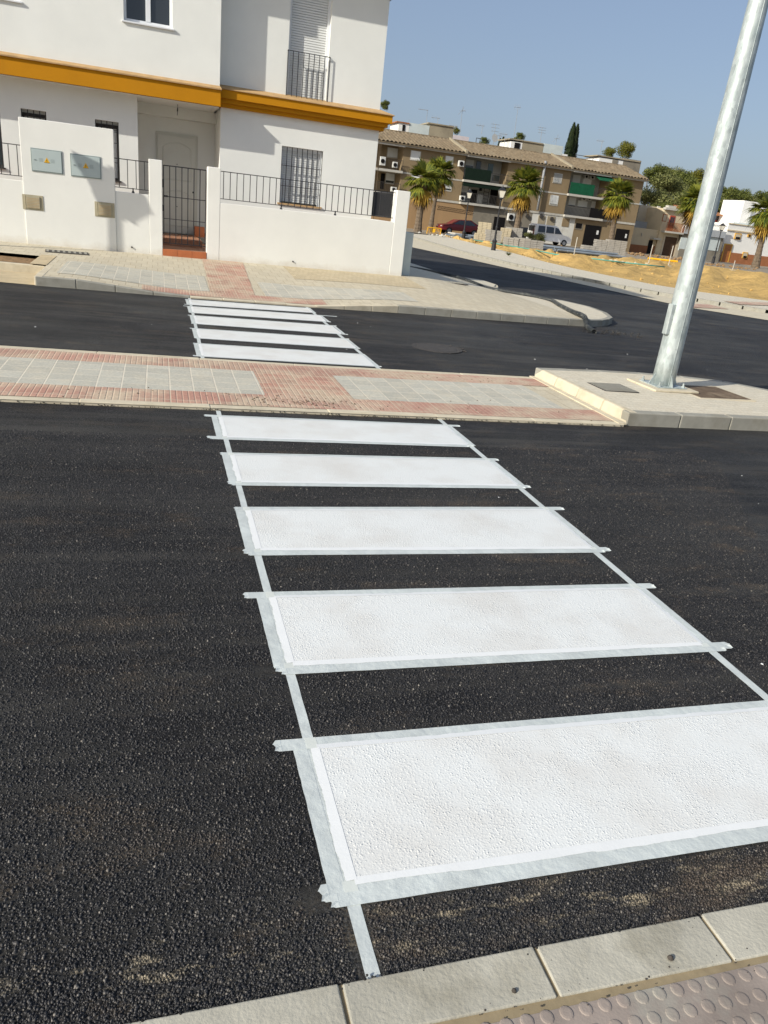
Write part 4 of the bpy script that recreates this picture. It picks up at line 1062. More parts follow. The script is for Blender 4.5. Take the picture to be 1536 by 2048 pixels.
def roofpiece(a, c, name='roof'):
    t = FM(FO); zr = UA(775, 402, SF+4.5)[1]
    P = lambda u, s, z: (u-FO[0], s-FO[1], z-FO[2])
    n = int((c-a)/.42)*6; rows = 7
    for i in range(n+1):
        u = lerp(a, c, i/n); dz = .13*abs(math.sin(math.pi*i/6))
        for r in range(rows+1):
            f = r/rows; s_ = lerp(SF-.6, SF+4.6, f); t.v.append(P(u, s_, lerp(zE+.05, zr-.08, f)+dz+.018*mn.noise(Vector((u*.9, s_*.9, 0)))*3))
        t.v.append(P(u, SF+9.4, zE+.05+dz))
    k = rows+2
    for i in range(n):
        for r in range(rows+1): q_ = i*k+r; t.f.append((q_, q_+k, q_+k+1, q_+1))
    t.hexa([P(a, SF-.6, zE-.04), P(c, SF-.6, zE-.04), P(c, SF+4.6, zr-.25), P(a, SF+4.6, zr-.25), P(a, SF-.6, zE+.03), P(c, SF-.6, zE+.03), P(c, SF+4.6, zr-.1), P(a, SF+4.6, zr-.1)])
    t.tube(P(a, SF+4.6, zr-.05), P(c, SF+4.6, zr-.05), .13, n=8)
    return t.build(name, 'rooftile', ab)
for a, c in ((uL0, uS1-.12), (uS1+.12, uS2-.12), (uS2+.12, uEnd+.25)): roofpiece(a, c)
zr = UA(775, 402, SF+4.5)[1]
for q in (uS1, uS2):
    t = FM(FO); P = lambda u, s, z: (u-FO[0], s-FO[1], z-FO[2])
    t.hexa([P(q-.12, SF-.6, zE+.02), P(q+.12, SF-.6, zE+.02), P(q+.12, SF+4.6, zr-.2), P(q-.12, SF+4.6, zr-.2), P(q-.12, SF-.6, zE+.32), P(q+.12, SF-.6, zE+.32), P(q+.12, SF+4.6, zr+.18), P(q-.12, SF+4.6, zr+.18)])
    t.build('roof_coping', 'boxbrown', ab)
# gable of the right end
t = FM(FO); P = lambda u, s, z: (u-FO[0], s-FO[1], z-FO[2]); t.tri(P(uEnd, SF, zE), P(uEnd, SF+9, zE), P(uEnd, SF+4.5, zr)); t.build('gable', 'brickbrown', ab)
# ground floor
def gfl(x0, x1, fn, mat, zt=None): 
    a = fn(x0, 950 if fn is UA else 850, SF)[0]; c = fn(x1, 950 if fn is UA else 850, SF)[0]; return fp('ground_floor_wall', mat, ab, (a, c, SF+.02, SF+.3, ZF-.3, zA1-.22))
gfl(-200, 792, UA, 'brickorange'); gfl(792, 1250, UA, 'concrete'); gfl(1250, 1680, UA, 'peel'); 
a = UB(165, 850, SF)[0]; fp('ground_floor_wall', 'brickbrown', ab, (a, uEnd, SF+.01, SF+.3, ZF-.3, zA1-.22))
def opening(r, mat='dark', name='door', s=SF, d=.05):
    return fp(name, mat, ab, (r[0], r[1], s-d+.04, s+.05, r[2], r[3]))
opening(RA(945, 975, 1030, 1115, SF)); 
for q in ((238, 812, 352, 945), (455, 838, 548, 968)):
    r = RB(*q, SF); d_ = fp('garage_door', 'dark', ab, (r[0], r[1], SF-.03, SF+.03, ZF-.1, r[3]))
    fp('notice', 'shutter', d_, (lerp(r[0], r[1], .75), lerp(r[0], r[1], .87), SF-.05, SF-.031, lerp(ZF, r[3], .62), lerp(ZF, r[3], .80)))
def fwin(r, s=SF, par=None, o=FO, half=0.0, mat='shutter', frame='slab'):
    w_ = fp('window', frame, par or ab, (r[0]-.07, r[1]+.07, s-.03, s+.04, r[2]-.1, r[2]), (r[0]-.07, r[0], s-.02, s+.04, r[2], r[3]), (r[1], r[1]+.07, s-.02, s+.04, r[2], r[3]), o=o)
    zc = lerp(r[2], r[3], half); fp('shutter', mat, w_, (r[0], r[1], s-.012, s+.02, zc, r[3]), o=o)
    if half > 0: fp('pane', 'glass', w_, (r[0], r[1], s-.008, s+.02, r[2], zc), o=o)
    return w_
for q, hf in (((315, 468, 385, 535), 0), ((580, 508, 635, 590), .3), ((1415, 642, 1472, 712), 0), ((1388, 808, 1443, 882), .1), ((320, 640, 375, 705), .2), ((570, 700, 625, 770), .2)): fwin(RA(*q, SF), half=hf)
fwin(RB(28, 446, 80, 512, SF)); fwin(RB(2, 602, 55, 665, SF), half=.08)
fwin(RB(180, 798, 226, 835, SF), mat='dark', frame='concrete')
for q, hf in (((135, 445, 210, 515), 0), ((122, 640, 185, 715), .25), ((735, 535, 795, 605), .35), ((1035, 582, 1098, 650), 0), ((700, 735, 750, 810), .3)): fwin(RA(*q, REC), s=REC, half=hf)
for q in ((160, 458, 212, 525), (230, 480, 290, 545), (132, 615, 180, 680), (195, 640, 262, 690), (290, 645, 340, 700)): fwin(RB(*q, REC), s=REC, half=.15)
# loggia joinery: glazed doors, ladder, dark doorway
for q, mt_ in (((815, 545, 850, 620), 'glass'), ((905, 565, 945, 640), 'glassg'), ((775, 765, 818, 865), 'dark'), ((840, 742, 860, 775), 'dark'), ((920, 760, 1040, 880), 'dark'), ((80, 640, 110, 760), 'dark'), ((940, 655, 990, 700), 'glassg')):
    r = RA(*q, REC); fp('loggia_opening', mt_, ab, (r[0], r[1], REC-.04, REC+.02, r[2], r[3]))
r = RA(820, 800, 870, 872, REC-.2); fp('loggia_screen', 'ac', ab, (r[0], r[1], REC-.25, REC-.2, r[2], r[3]))
r = RA(870, 745, 912, 880, REC-.5); t = FM(FO)
for k in (r[0], r[1]-.05): t.b(k, k+.05, REC-.5, REC-.45, r[2], r[3])
for k in range(5): t.b(r[0], r[1], REC-.49, REC-.46, lerp(r[2], r[3], (k+.5)/5), lerp(r[2], r[3], (k+.5)/5)+.06)
t.build('ladder_frame', 'iron', ab)
# balcony railings and green screens
def frail(a, c, z, n, s=SF-.3, hgt=.95, mat='iron'):
    t = FM(FO); t.b(a, c, s-.02, s+.02, z+hgt-.04, z+hgt)
    for i in range(n): u = lerp(a, c, i/(n-1)); t.b(u-.012, u+.012, s-.012, s+.012, z, z+hgt)
    return t.build('balcony_railing', mat, ab)
for a, c in ((uL0, uL1), (uM0, uM1), (uR0, uRm)):
    for z in (zA1, zA2): frail(a, c, z, int(abs(c-a)/.16))
r = RA(705, 605, 930, 690, SF-.35); fp('balcony_screen', 'mesh', ab, (uM0, r[1], SF-.36, SF-.33, zA2+.02, zA2+1.15))
r = RB(128, 525, 312, 600, SF-.35); fp('balcony_screen', 'meshg', ab, (uR0, r[1], SF-.36, SF-.33, zA2+.02, zA2+1.15))
r = RB(280, 700, 410, 755, SF-.35); fp('balcony_screen', 'dark', ab, (r[0], r[1], SF-.36, SF-.33, zA1+.02, zA1+1.0))
r = RA(705, 700, 1050, 740, SF-.3); fp('awning', 'mesh', ab, (uM0, uM1, SF-.28, SF-.2, zA2-.62, zA2-.22))
r = RB(325, 472, 440, 505, SF-.3); t = FM(FO); P = lambda u, s, z: (u-FO[0], s-FO[1], z-FO[2])
t.hexa([P(r[0], SF-1.2, r[2]), P(r[1], SF-1.2, r[2]), P(r[1], SF, r[3]), P(r[0], SF, r[3]), P(r[0], SF-1.2, r[2]+.06), P(r[1], SF-1.2, r[2]+.06), P(r[1], SF, r[3]+.06), P(r[0], SF, r[3]+.06)]); t.build('awning', 'meshg', ab)
for q in ((78, 512, 120, 580), (175, 552, 212, 598), (162, 745, 205, 782), (682, 542, 724, 590), (692, 812, 730, 850), (1060, 948, 1110, 1005)):
    r = RA(*q, SF-.4); a_ = fp('air_conditioner', 'ac', ab, (r[0], r[1], SF-.45, SF-.1, r[2], r[3]), bevel=.03)
    cu, cz = lerp(r[0], r[1], .45), (r[2]+r[3])/2; f = FM(FO); f.tube((cu-FO[0], -.49, cz-FO[2]), (cu-FO[0], -.44, cz-FO[2]), min(r[1]-r[0], r[3]-r[2])*.36, n=12); f.build('fan', 'dark', a_)
for q in ((225, 605, 260, 640), (268, 612, 295, 640), (245, 455, 275, 485), (285, 462, 318, 490)):
    r = RB(*q, REC-.4); a_ = fp('air_conditioner', 'ac', ab, (r[0], r[1], REC-.4, REC-.05, r[2], r[3]), bevel=.03)
    cu, cz = lerp(r[0], r[1], .45), (r[2]+r[3])/2; f = FM(FO); f.tube((cu-FO[0], REC-.44-SF, cz-FO[2]), (cu-FO[0], REC-.38-SF, cz-FO[2]), (r[3]-r[2])*.33, n=12); f.build('fan', 'dark', a_)
a = UA(1350, 545, SF-.3); c = UA(1318, 760, SF-.3); e = UA(1295, 925, SF-.3)
t = FM(FO)
t.tube((a[0]-25, -.3, a[1]-ZF), (a[0]-25, -.3, e[1]-ZF), .13, n=8); t.build('flue_pipe', 'aerial', ab, smooth=True)
lat = FM(FO)
for k in range(0, 24):
    u, z = UA(530+k*11.5, 878+k*1.9, SF); 
    for j in range(3): lat.b(u-.13+.08*(j % 2), u-.05+.08*(j % 2), SF-.0, SF+.03, z-.2-j*.16, z-.12-j*.16)
lat.build('brick_lattice', 'dark', ab)
for q in ((1290, 965, 1345, 1035), (1358, 970, 1420, 1045), (1475, 985, 1530, 1050)):
    r = RA(*q, SF); fp('blocked_window', 'brickbrown' if q[0] > 1470 else 'boxbrown', ab, (r[0], r[1], SF-.02, SF+.04, r[2], r[3]))
for q in ((1305, 955, 1330, 985), (1385, 975, 1408, 1005), (1200, 950, 1222, 985)):
    r = RA(*q, SF-.1); f = FM(FO); f.tube(((r[0]+r[1])/2-25, -.15, (r[2]+r[3])/2-ZF), ((r[0]+r[1])/2-25, .03, (r[2]+r[3])/2-ZF), .22, n=10); f.build('vent_fan', 'iron', ab)
# rooftop stair houses (part of the block)
def roofbox(parts, s, dpt, fn):
    for q, mat in parts:
        r = fn(*q, s); fp('stair_house', mat, ab, (r[0], r[1]+.0, s, s+dpt, r[2]-.8, r[3]))
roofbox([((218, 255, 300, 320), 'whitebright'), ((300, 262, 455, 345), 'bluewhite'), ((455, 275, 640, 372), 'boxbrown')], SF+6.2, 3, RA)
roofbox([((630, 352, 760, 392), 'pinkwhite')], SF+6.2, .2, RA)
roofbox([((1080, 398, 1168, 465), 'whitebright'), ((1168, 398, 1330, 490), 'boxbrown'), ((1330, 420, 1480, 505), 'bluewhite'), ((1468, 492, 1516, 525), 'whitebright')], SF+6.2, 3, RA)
roofbox([((342, 345, 515, 392), 'whitebright'), ((515, 348, 640, 412), 'concrete')], SF+6.2, 3, RB)
for q, fn in (((1108, 405, 1150, 455), RA), ((248, 268, 268, 315), RA), ((436, 350, 476, 392), RB)):
    r = fn(*q, SF+6.2); fp('stair_house_window', 'dark' if q[0] != 436 else 'concrete', ab, (r[0], r[1], SF+6.15, SF+6.22, r[2], r[3]))
for q, fn in (((215, 250, 300, 254), RA), ((455, 262, 645, 272), RA), ((1080, 388, 1330, 398), RA), ((340, 338, 640, 346), RB)):
    r = fn(*q, SF+6); fp('parapet_coping', 'brownbase' if q[0] in (215,) else 'boxbrown', ab, (r[0]-.1, r[1]+.1, SF+6.1, SF+9.3, r[2], r[2]+.12))
for q, fn in (((815, 368, 848, 400), RA), ((175, 322, 306, 360), RB)):
    r = fn(*q, SF+5); t = FM(FO)
    t.b(r[0], r[1], SF+5, SF+5.05, r[3]-.06, r[3])
    for k in (r[0], r[1]-.05): t.b(k, k+.05, SF+5, SF+5.05, r[2]-.6, r[3])
    t.build('roof_rail', 'iron', ab)
# aerials: each one stands on the roof as its own thing
AER = [('A', 438, 150, 432, 262, 0, 'tall slim TV aerial left of the two on the left stair house'), ('A', 522, 212, 518, 262, 1, 'short TV aerial on the left stair house, right of the tall one'),
 ('A', 298, 225, 298, 250, 2, 'tiny aerial stub on the white front of the left stair house'), ('A', 698, 150, 686, 385, 3, 'tall mast aerial with a bushy head over the pinkish parapet'),
 ('A', 665, 275, 655, 300, 1, 'small low aerial beside the brown stair house'), ('A', 962, 258, 945, 425, 4, 'mast aerial with a white dish at its foot on the middle roof'),
 ('A', 1132, 125, 1100, 400, 5, 'tallest guyed mast aerial, over the middle stair house'), ('A', 1322, 285, 1308, 392, 4, 'multi-armed aerial on the brown middle stair house'),
 ('A', 1040, 335, 1034, 400, 1, 'small aerial over the middle roof left of the round cypress'), ('A', 992, 345, 988, 440, 1, 'small aerial between the white dish and the round cypress'),
 ('A', 1430, 370, 1428, 415, 3, 'faint small aerial on the pale blue stair house wall'), ('B', 368, 212, 350, 325, 1, 'TV aerial standing alone left of the right white stair house'),
 ('A', 868, 272, 862, 300, 1, 'pale horizontal aerial high over the middle roof')]
for reg, x1, y1, x0, y0, kind, lab in AER:
    fn = UA if reg == 'A' else UB; s = SF+6.4
    u1, z1 = fn(x1, y1, s); u0, z0 = fn(x0, y0, s)
    zb = z0-(.5 if kind != 4 else .8); t = fthing('tv_aerial', lab, 'aerial', u0, s, zb, 'TV aerials on the apartment roof')
    H = z1-zb; du = (u1-u0)*.35
    MB().tube((0, 0, 0), (du, 0, H), .028, .02, 5).build('mast', 'aerial', t)
    bm_ = MB(); 
    if kind == 0: bm_.tube((-1.1, 0, H*.96), (du+.1, 0, H*.97), .02, n=4); [bm_.tube((-1.0+i*.22, -.3, H*.96), (-1.0+i*.22, .3, H*.96), .012, n=4) for i in range(5)]
    elif kind == 1: bm_.tube((-.8, 0, H*.93), (du+.25, 0, H*.96), .02, n=4); [bm_.tube((-.7+i*.2, 0, H*.94-.18), (-.7+i*.2, 0, H*.94+.18), .012, n=4) for i in range(5)]
    elif kind == 2: bm_.tube((0, 0, H*.5), (.1, 0, H*.5), .02, n=4)
    elif kind == 3:
        for i in range(7):
            a = i*.9; bm_.tube((du, 0, H*.97), (du+.42*math.cos(a), .4*math.sin(a), H*.97+.4*math.sin(a*1.7)), .015, n=4)
    elif kind == 4:
        for k in (.97, .86, .74): bm_.tube((du*k-.6*k, 0, H*k), (du*k+.5, 0, H*k+.02), .018, n=4); bm_.tube((du*k-.3, 0, H*k-.22), (du*k-.3, 0, H*k+.22), .012, n=4)
    else:
        bm_.tube((du-.5, 0, H*.97), (du+.35, 0, H*.985), .02, n=4); [bm_.tube((du-.4+i*.2, 0, H*.975-.25), (du-.4+i*.2, 0, H*.975+.3), .012, n=4) for i in range(4)]
    bm_.build('antenna', 'aerial', t)
    if 'dish' in lab and 'between' not in lab:
        u_, z_ = UA(943, 372, s); MB().lathe([(.02, 0), (.3, .06), (.42, .16)], (0, 0, 0), 14).build('dish', 'ac', t, loc=(u_-u0, -.3, z_-zb)).rotation_euler = (rad(80), 0, rad(15))

# ------------------------------------------------------------------ houses to the right
def house(name, label, u0, s, z=None):
    return fthing(name, label, 'house', u0, s, ZF if z is None else z)
S2 = 81.5
def mk(o): return lambda name, mat, par, *bx, **k: fp(name, mat, par, *bx, o=o, **k)
u0, _ = UC(0, 900, S2); u1, _ = UC(345, 900, S2); u2, _ = UC(520, 900, S2)
zt = UC(150, 800, S2)[1]; O1 = (u0, S2, ZF)
hb = house('low_house', 'single-storey beige house with brown plinth beside the apartment block', *O1[:2]); f1 = mk(O1)
f1('wall', 'beige', hb, (u0-1.5, u1, S2, S2+8, ZF-.3, UC(150, 760, S2)[1]))
f1('plinth', 'brownbase', hb, (u0-1.5, UC(190, 1000, S2)[0], S2-.04, S2, ZF-.3, UC(100, 945, S2)[1]), (UC(235, 1000, S2)[0], u1, S2-.04, S2, ZF-.3, UC(300, 962, S2)[1]))
r = RC(195, 890, 240, 1040, S2); f1('door', 'dark', hb, (r[0], r[1], S2-.05, S2+.05, ZF, r[3]))
r = RC(225, 865, 310, 885, S2); f1('door_canopy', 'slab', hb, (r[0], r[1], S2-.7, S2, r[2], r[3]))
r = RC(310, 845, 335, 885, S2); f1('window', 'dark', hb, (r[0], r[1], S2-.03, S2+.05, r[2], r[3]))
r = RC(60, 690, 258, 742, S2+3); f1('terrace_wall', 'greyfront', hb, (r[0]-1, r[1], S2+2.5, S2+3, r[2]-1, r[3]))
r = RC(100, 535, 155, 600, S2+5); f1('terrace_awning', 'cardark', hb, (r[0], r[1]+.3, S2+5, S2+6, r[2], r[3])); r = RC(70, 625, 135, 670, S2+5); f1('terrace_tarpaulin', 'redwall', hb, (r[0], r[1], S2+5, S2+6, r[2]-.4, r[3]-.2))
r = RC(95, 590, 160, 720, S2+6.2); f1('terrace_back_wall', 'bluewhite', hb, (r[0]-1, r[1], S2+6.2, S2+6.4, r[2], r[3]))
r = RC(125, 815, 130, 850, S2-.02); f1('wall_lamp', 'slab', hb, (r[0], r[1], S2-.12, S2, r[2], r[3]))
r = RC(150, 510, 345, 700, S2+2); hc = house('annex', 'windowless grey-beige upper block behind the single-storey house', r[0], S2+3); hc['category'] = 'building'; O2 = (r[0], S2+3, ZF)
fp('wall', 'beigeg', hc, (r[0], r[1], S2+3.1, S2+9, ZF, r[3]), o=O2); fp('pilaster', 'slab', hc, (r[1]-.02, r[1]+.4, S2+2.95, S2+3.1, ZF, r[3]+.1), o=O2)
r = RC(345, 545, 585, 1055, S2-.3); O3 = (r[0], S2-.3, ZF); S3 = S2-.3
h2 = house('town_house', 'narrow beige two-storey house with balcony and brown garage door', r[0], S3); f3 = mk(O3)
uA, uB = UC(330, 800, S3)[0], UC(570, 800, S3)[0]; zT = UC(460, 545, S3)[1]; zBalc = UC(450, 795, S3)[1]
f3('wall', 'beige', h2, (uA, uB, S3, S3+9, ZF-.3, zT))
f3('roof_slab', 'slab', h2, (uA-.1, uB+.1, S3-.35, S3+.2, zT-.15, zT+.1), (uA+.3, uA+1.4, S3-.2, S3+.4, zT+.1, zT+.35))
r = RC(430, 618, 490, 780, S3); d_ = f3('balcony_door', 'redwall', h2, (r[0], r[1], S3-.05, S3+.04, zBalc, r[3])); f3('pane', 'glass', d_, (lerp(r[0], r[1], .15), lerp(r[0], r[1], .45), S3-.07, S3-.051, lerp(r[2], r[3], .3), r[3]-.15), (lerp(r[0], r[1], .55), lerp(r[0], r[1], .85), S3-.07, S3-.051, lerp(r[2], r[3], .3), r[3]-.15))
r = RC(362, 600, 408, 685, S3); w_ = f3('window', 'brownbase', h2, (r[0], r[1], S3-.04, S3+.04, r[2], r[3])); f3('shutter', 'beigeg', w_, (r[0]+.08, r[1]-.08, S3-.055, S3-.041, r[2]+.08, r[3]-.08))
f3('balcony_slab', 'slab', h2, (uA+.2, uB-.2, S3-.8, S3, zBalc-.2, zBalc))
t = FM(O3); t.b(uA+.2, uB-.2, S3-.8, S3-.76, zBalc+.92, zBalc+.97)
for i in range(34): u = lerp(uA+.2, uB-.22, i/33); t.b(u, u+.025, S3-.79, S3-.76, zBalc, zBalc+.93)
t.build('balcony_railing', 'brownbase', h2)
r = RC(370, 855, 505, 1055, S3); f3('garage_door', 'garage', h2, (r[0], r[1], S3-.03, S3+.05, ZF-.1, r[3])); f3('garage_frame', 'beigeg', h2, (r[0]-.25, r[0], S3-.06, S3+.03, ZF-.1, r[3]+.2), (r[1], r[1]+.25, S3-.06, S3+.03, ZF-.1, r[3]+.2), (r[0], r[1], S3-.06, S3+.03, r[3], r[3]+.2))
f3('plinth', 'brownbase', h2, (r[1]+.25, uB, S3-.04, S3, ZF-.3, ZF+1.0))
# shop front
S4 = 80.6; uA, uB = UC(565, 900, S4)[0], UC(1035, 900, S4)[0]; O4 = (uA, S4, ZF); sh = fthing('shop_building', 'low grey shop building with closed pale shutters behind the galvanised post', 'building', uA, S4, ZF); f4 = mk(O4)
zPt = UC(800, 765, S4)[1]; zPb = UC(800, 842, S4)[1]
f4('parapet', 'greyfront', sh, (uA, uB, S4-.25, S4+.2, zPb, zPt)); f4('wall', 'concrete', sh, (uA, uB, S4, S4+8, ZF-.3, zPb))
f4('plinth', 'concrete', sh, (uA, uB, S4-.06, S4, ZF-.3, UC(800, 1015, S4)[1]))
for x0, x1 in ((555, 625), (645, 720), (740, 845), (868, 998)):
    a, c = UC(x0, 920, S4)[0], UC(x1, 920, S4)[0]; f4('roller_shutter', 'bluewhite', sh, (a, c, S4-.05, S4+.03, UC((x0+x1)/2, 1010, S4)[1], UC((x0+x1)/2, 862, S4)[1]))
t = FM(O4)
for i in range(26): u = lerp(uA+.3, uB-.3, i/25); t.tube((u-uA, 0, zPt-ZF), (u-uA, 0, zPt-ZF+.55), .09, .05, 6)
t.b(uA, uB, S4-.1, S4+.1, zPt+.55, zPt+.68); t.build('balustrade', 'whitebright', sh)
# red house with orange tiled roof behind
S5 = 90.0; uA, uB = UC(590, 650, S5)[0], UC(1270, 690, S5)[0]; O5 = (uA, S5, ZF); rh = house('red_house', 'red-walled house with an orange tiled roof, partly hidden by the galvanised post', uA, S5); f5 = mk(O5)
zE5 = UC(1000, 625, S5)[1]; uW = UC(925, 650, S5)[0]
f5('wall', 'redwall', rh, (uA, uW, S5, S5+7, ZF, UC(750, 605, S5)[1])); f5('wall', 'bluewhite', rh, (uW, uB, S5+1.2, S5+7, ZF, zE5)); f5('lintel_band', 'redwall', rh, (uW, uB, S5+.6, S5+1.2, UC(1000, 690, S5)[1], UC(1000, 672, S5)[1]))
t = FM(O5); P = lambda u, s, z: (u-O5[0], s-O5[1], z-O5[2]); zr5 = UC(950, 560, S5+4)[1]
for s0_, s1_, z0_, z1_ in ((S5-.4, S5+4, zE5+.05, zr5), ): t.hexa([P(uA-.4, s0_, z0_-.05), P(uB+.3, s0_, z0_-.05), P(uB-1.5, s1_, z1_-.2), P(uA+1, s1_, z1_-.2), P(uA-.4, s0_, z0_+.12), P(uB+.3, s0_, z0_+.12), P(uB-1.5, s1_, z1_), P(uA+1, s1_, z1_)])
t.build('roof', 'tilesred', rh)
# white house
S6 = 81.3; uA, uB = UC(1052, 900, S6)[0], UC(1760, 950, S6)[0]; O6 = (uA, S6, ZF); wh = house('white_house', 'whitewashed house with brown plinth and varnished door at the right edge', uA, S6); f6 = mk(O6)
zP = UC(1085, 700, S6)[1]
f6('wall', 'whitebright', wh, (uA, uB, S6, S6+9, ZF-.3, zP))
f6('plinth', 'brownbase', wh, (uA, uB, S6-.05, S6, ZF-.3, UC(1180, 1035, S6)[1]))
f6('cornice', 'beige', wh, (uA-.05, uB, S6-.12, S6, zP-.85, zP-.72), (uA-.05, uB, S6-.1, S6+.1, zP-.06, zP+.04))
r = RC(1015, 940, 1095, 1092, S6); d_ = f6('door', 'wood', wh, (uA+.25, uA+1.25, S6-.07, S6-.02, ZF, r[3])); f6('door_frame', 'amber', d_, (uA+.10, uA+.25, S6-.08, S6, ZF, r[3]+.12), (uA+1.25, uA+1.40, S6-.08, S6, ZF, r[3]+.12), (uA+.25, uA+1.25, S6-.08, S6, r[3], r[3]+.12))
for q in ((1160, 815, 1232, 885), (1305, 822, 1342, 858), (1245, 1025, 1305, 1095)):
    r = RC(*q, S6); w_ = f6('window', 'amber', wh, (r[0], r[1], S6-.09, S6-.0, r[2], r[3])); f6('pane', 'beigeg' if q[0] != 1305 else 'wood', w_, (r[0]+.12, r[1]-.12, S6-.105, S6-.091, r[2]+.12, r[3]-.12)); f6('window_box', 'dark', w_, (r[0]+.2, r[1]-.2, S6-.2, S6-.106, r[2]+.05, r[2]+.3))
r = RC(1180, 470, 1415, 700, S6+6); f6('roof_room', 'whitebright', wh, (r[0], r[1]+.5, S6+5, S6+9, zP, r[3]+.1))
a = UC(1345, 600, S6+4.8); f6('chimney_pipe', 'greyfront', wh, (a[0]-.12, a[0]+.12, S6+4.7, S6+4.95, zP, UC(1350, 498, S6+4.8)[1]))
f6('terrace_wall', 'bluewhite', wh, (uA+1.5, uA+5.5, S6+1.0, S6+1.2, zP, zP+.25))

# ------------------------------------------------------------------ street furniture on the lot
FR2 = (EU, ES, FROT); EU, ES, FROT = FR1
def lantern(px, py, toppx, toppy, label, s_guess, H=4.0):
    v = ray(px, py); s = s_guess; X = CAM+v*(s/v.dot(ES)); z = X.z
    top = U(toppx, toppy, s)[1]; sc = (top-z)/4.0
    t = thing('street_lantern', label, 'street lamp', (X.x, X.y, z), FROT, 'old-style street lanterns')
    MB().lathe([(.24, 0), (.24, .12), (.16, .2), (.13, .75), (.17, .82), (.10, .92), (.065, 1.0), (.06, 1.6), (.085, 1.65), (.05, 1.72), (.042, 3.15), (.07, 3.2), (.04, 3.3)], n=12).build('column', 'black', t, smooth=False)
    MB().hexa([(-.11, -.11, 3.38), (.11, -.11, 3.38), (.11, .11, 3.38), (-.11, .11, 3.38), (-.21, -.21, 3.78), (.21, -.21, 3.78), (.21, .21, 3.78), (-.21, .21, 3.78)]).build('lantern_glass', 'lampglass', t)
    fr = MB(); fr.hexa([(-.24, -.24, 3.78), (.24, -.24, 3.78), (.24, .24, 3.78), (-.24, .24, 3.78), (-.07, -.07, 3.96), (.07, -.07, 3.96), (.07, .07, 3.96), (-.07, .07, 3.96)]); fr.box(-.13, .13, -.13, .13, 3.3, 3.38); fr.lathe([(.05, 3.96), (.02, 4.08)], n=8)
    for a, c in ((-1, -1), (1, -1), (1, 1), (-1, 1)): fr.tube((a*.115, c*.115, 3.37), (a*.215, c*.215, 3.79), .014, n=4)
    fr.build('lantern_frame', 'black', t); t.scale = (sc, sc, sc); return t
lantern(985, 510, 1001, 373, 'black street lantern on the opposite pavement, nearest of the three', 52)
lantern(925, 487, 937, 379, 'black street lantern in front of the dark red car', 65)
lantern(1424, 532, 1442, 446, 'black street lantern before the white house, right of the galvanised post', 79)
# one more of the same lanterns on the far pavement, left of the frame; its shadow crosses the meter panel
src = [o_ for o_ in bpy.data.objects if o_.name.startswith('street_lantern') and o_.parent is None][0]
c_ = copy_tree(src, (-5.05, 14.47, zs(-5.05, 14.47)-.12), 'black street lantern on the far pavement beyond the left edge, shading the meter doors', .5); c_.scale = (1, 1, .98)
# palms (fan palms with a skirt of dry fronds)
def fan(b, base, d, up, L, w, nseg, droop):
    "one fan leaf: stalk plus radiating blades"
    d = d.normalized(); side = d.cross(Vector((0, 0, 1))).normalized(); 
    if side.length < .1: side = Vector((1, 0, 0))
    nrm = side.cross(d).normalized(); hub = base+d*L*random.uniform(.3, .5)
    b.quad(base-side*.025, base+side*.025, hub+side*.02, hub-side*.02)
    for i in range(nseg):
        a = (i/(nseg-1)-.5)*2*1.15; dd = d*math.cos(a)+side*math.sin(a); l = L*.66*random.uniform(.75, 1.2)*(1-.18*abs(a))
        mid = hub+dd*l*.6+Vector((0, 0, -droop*.08*l)); tip = hub+dd*l+Vector((0, 0, -droop*l*random.uniform(.3, .6))); ww = side*math.cos(a)-d*math.sin(a); ww = ww*(.036*w)
        b.quad(hub-ww*.5, hub+ww*.5, mid+ww, mid-ww); b.tri(mid-ww, mid+ww, tip)
def palm_meshes(seed, R, trunk_h):
    random.seed(seed); g_, dry, dead = MB(), MB(), MB(); c = Vector((0, 0, 0))
    for i in range(54):
        el = math.asin(random.uniform(-.62, .98)); az = i*2.39996+random.uniform(-.3, .3)
        d = Vector((math.cos(az)*math.cos(el), math.sin(az)*math.cos(el), math.sin(el)))
        fan(g_, c+Vector((0, 0, .1*random.random())), d, None, R*random.uniform(.85, 1.08), R, 17, .35+.5*(el < .3))
    for i in range(9):
        el = rad(random.uniform(-70, -40)); az = random.uniform(0, 6.28); d = Vector((math.cos(az)*math.cos(el), math.sin(az)*math.cos(el), math.sin(el)))
        fan(dry, c-Vector((0, 0, .15*R)), d, None, R*random.uniform(.7, .95), R, 11, 1.2)
    for i in range(30):
        el = rad(random.uniform(-89, -66)); az = random.uniform(0, 6.28); d = Vector((math.cos(az)*math.cos(el), math.sin(az)*math.cos(el), math.sin(el)))
        fan(dead, c-Vector((0, 0, .3*R)), d, None, R*random.uniform(.55, .95), R*.8, 9, .8)
    return g_, dry, dead
PALMS = [  # base x,y, crown centre x,y, crown radius px, s, label, lean
 (833, 477, 848, 362, 38, 72, 'fan palm with a thick dark trunk closest to the white garden wall', 1.35),
 (859, 470, 880, 345, 33, 77, 'slimmer fan palm standing just behind the leftmost one', .8),
 (1030, 474, 1049, 372, 38, 78, 'fan palm right of the nearest black lantern', 1.2),
 (1221, 487, 1237, 392, 34, 80, 'fan palm in front of the two black garage doors', 1.1),
 (1376, 500, 1392, 404, 36, 88, 'fan palm mostly hidden behind the galvanised post', 1.0),
 (1511, 532, 1537, 424, 38, 84, 'fan palm with a bare trunk before the white house', 1.25)]
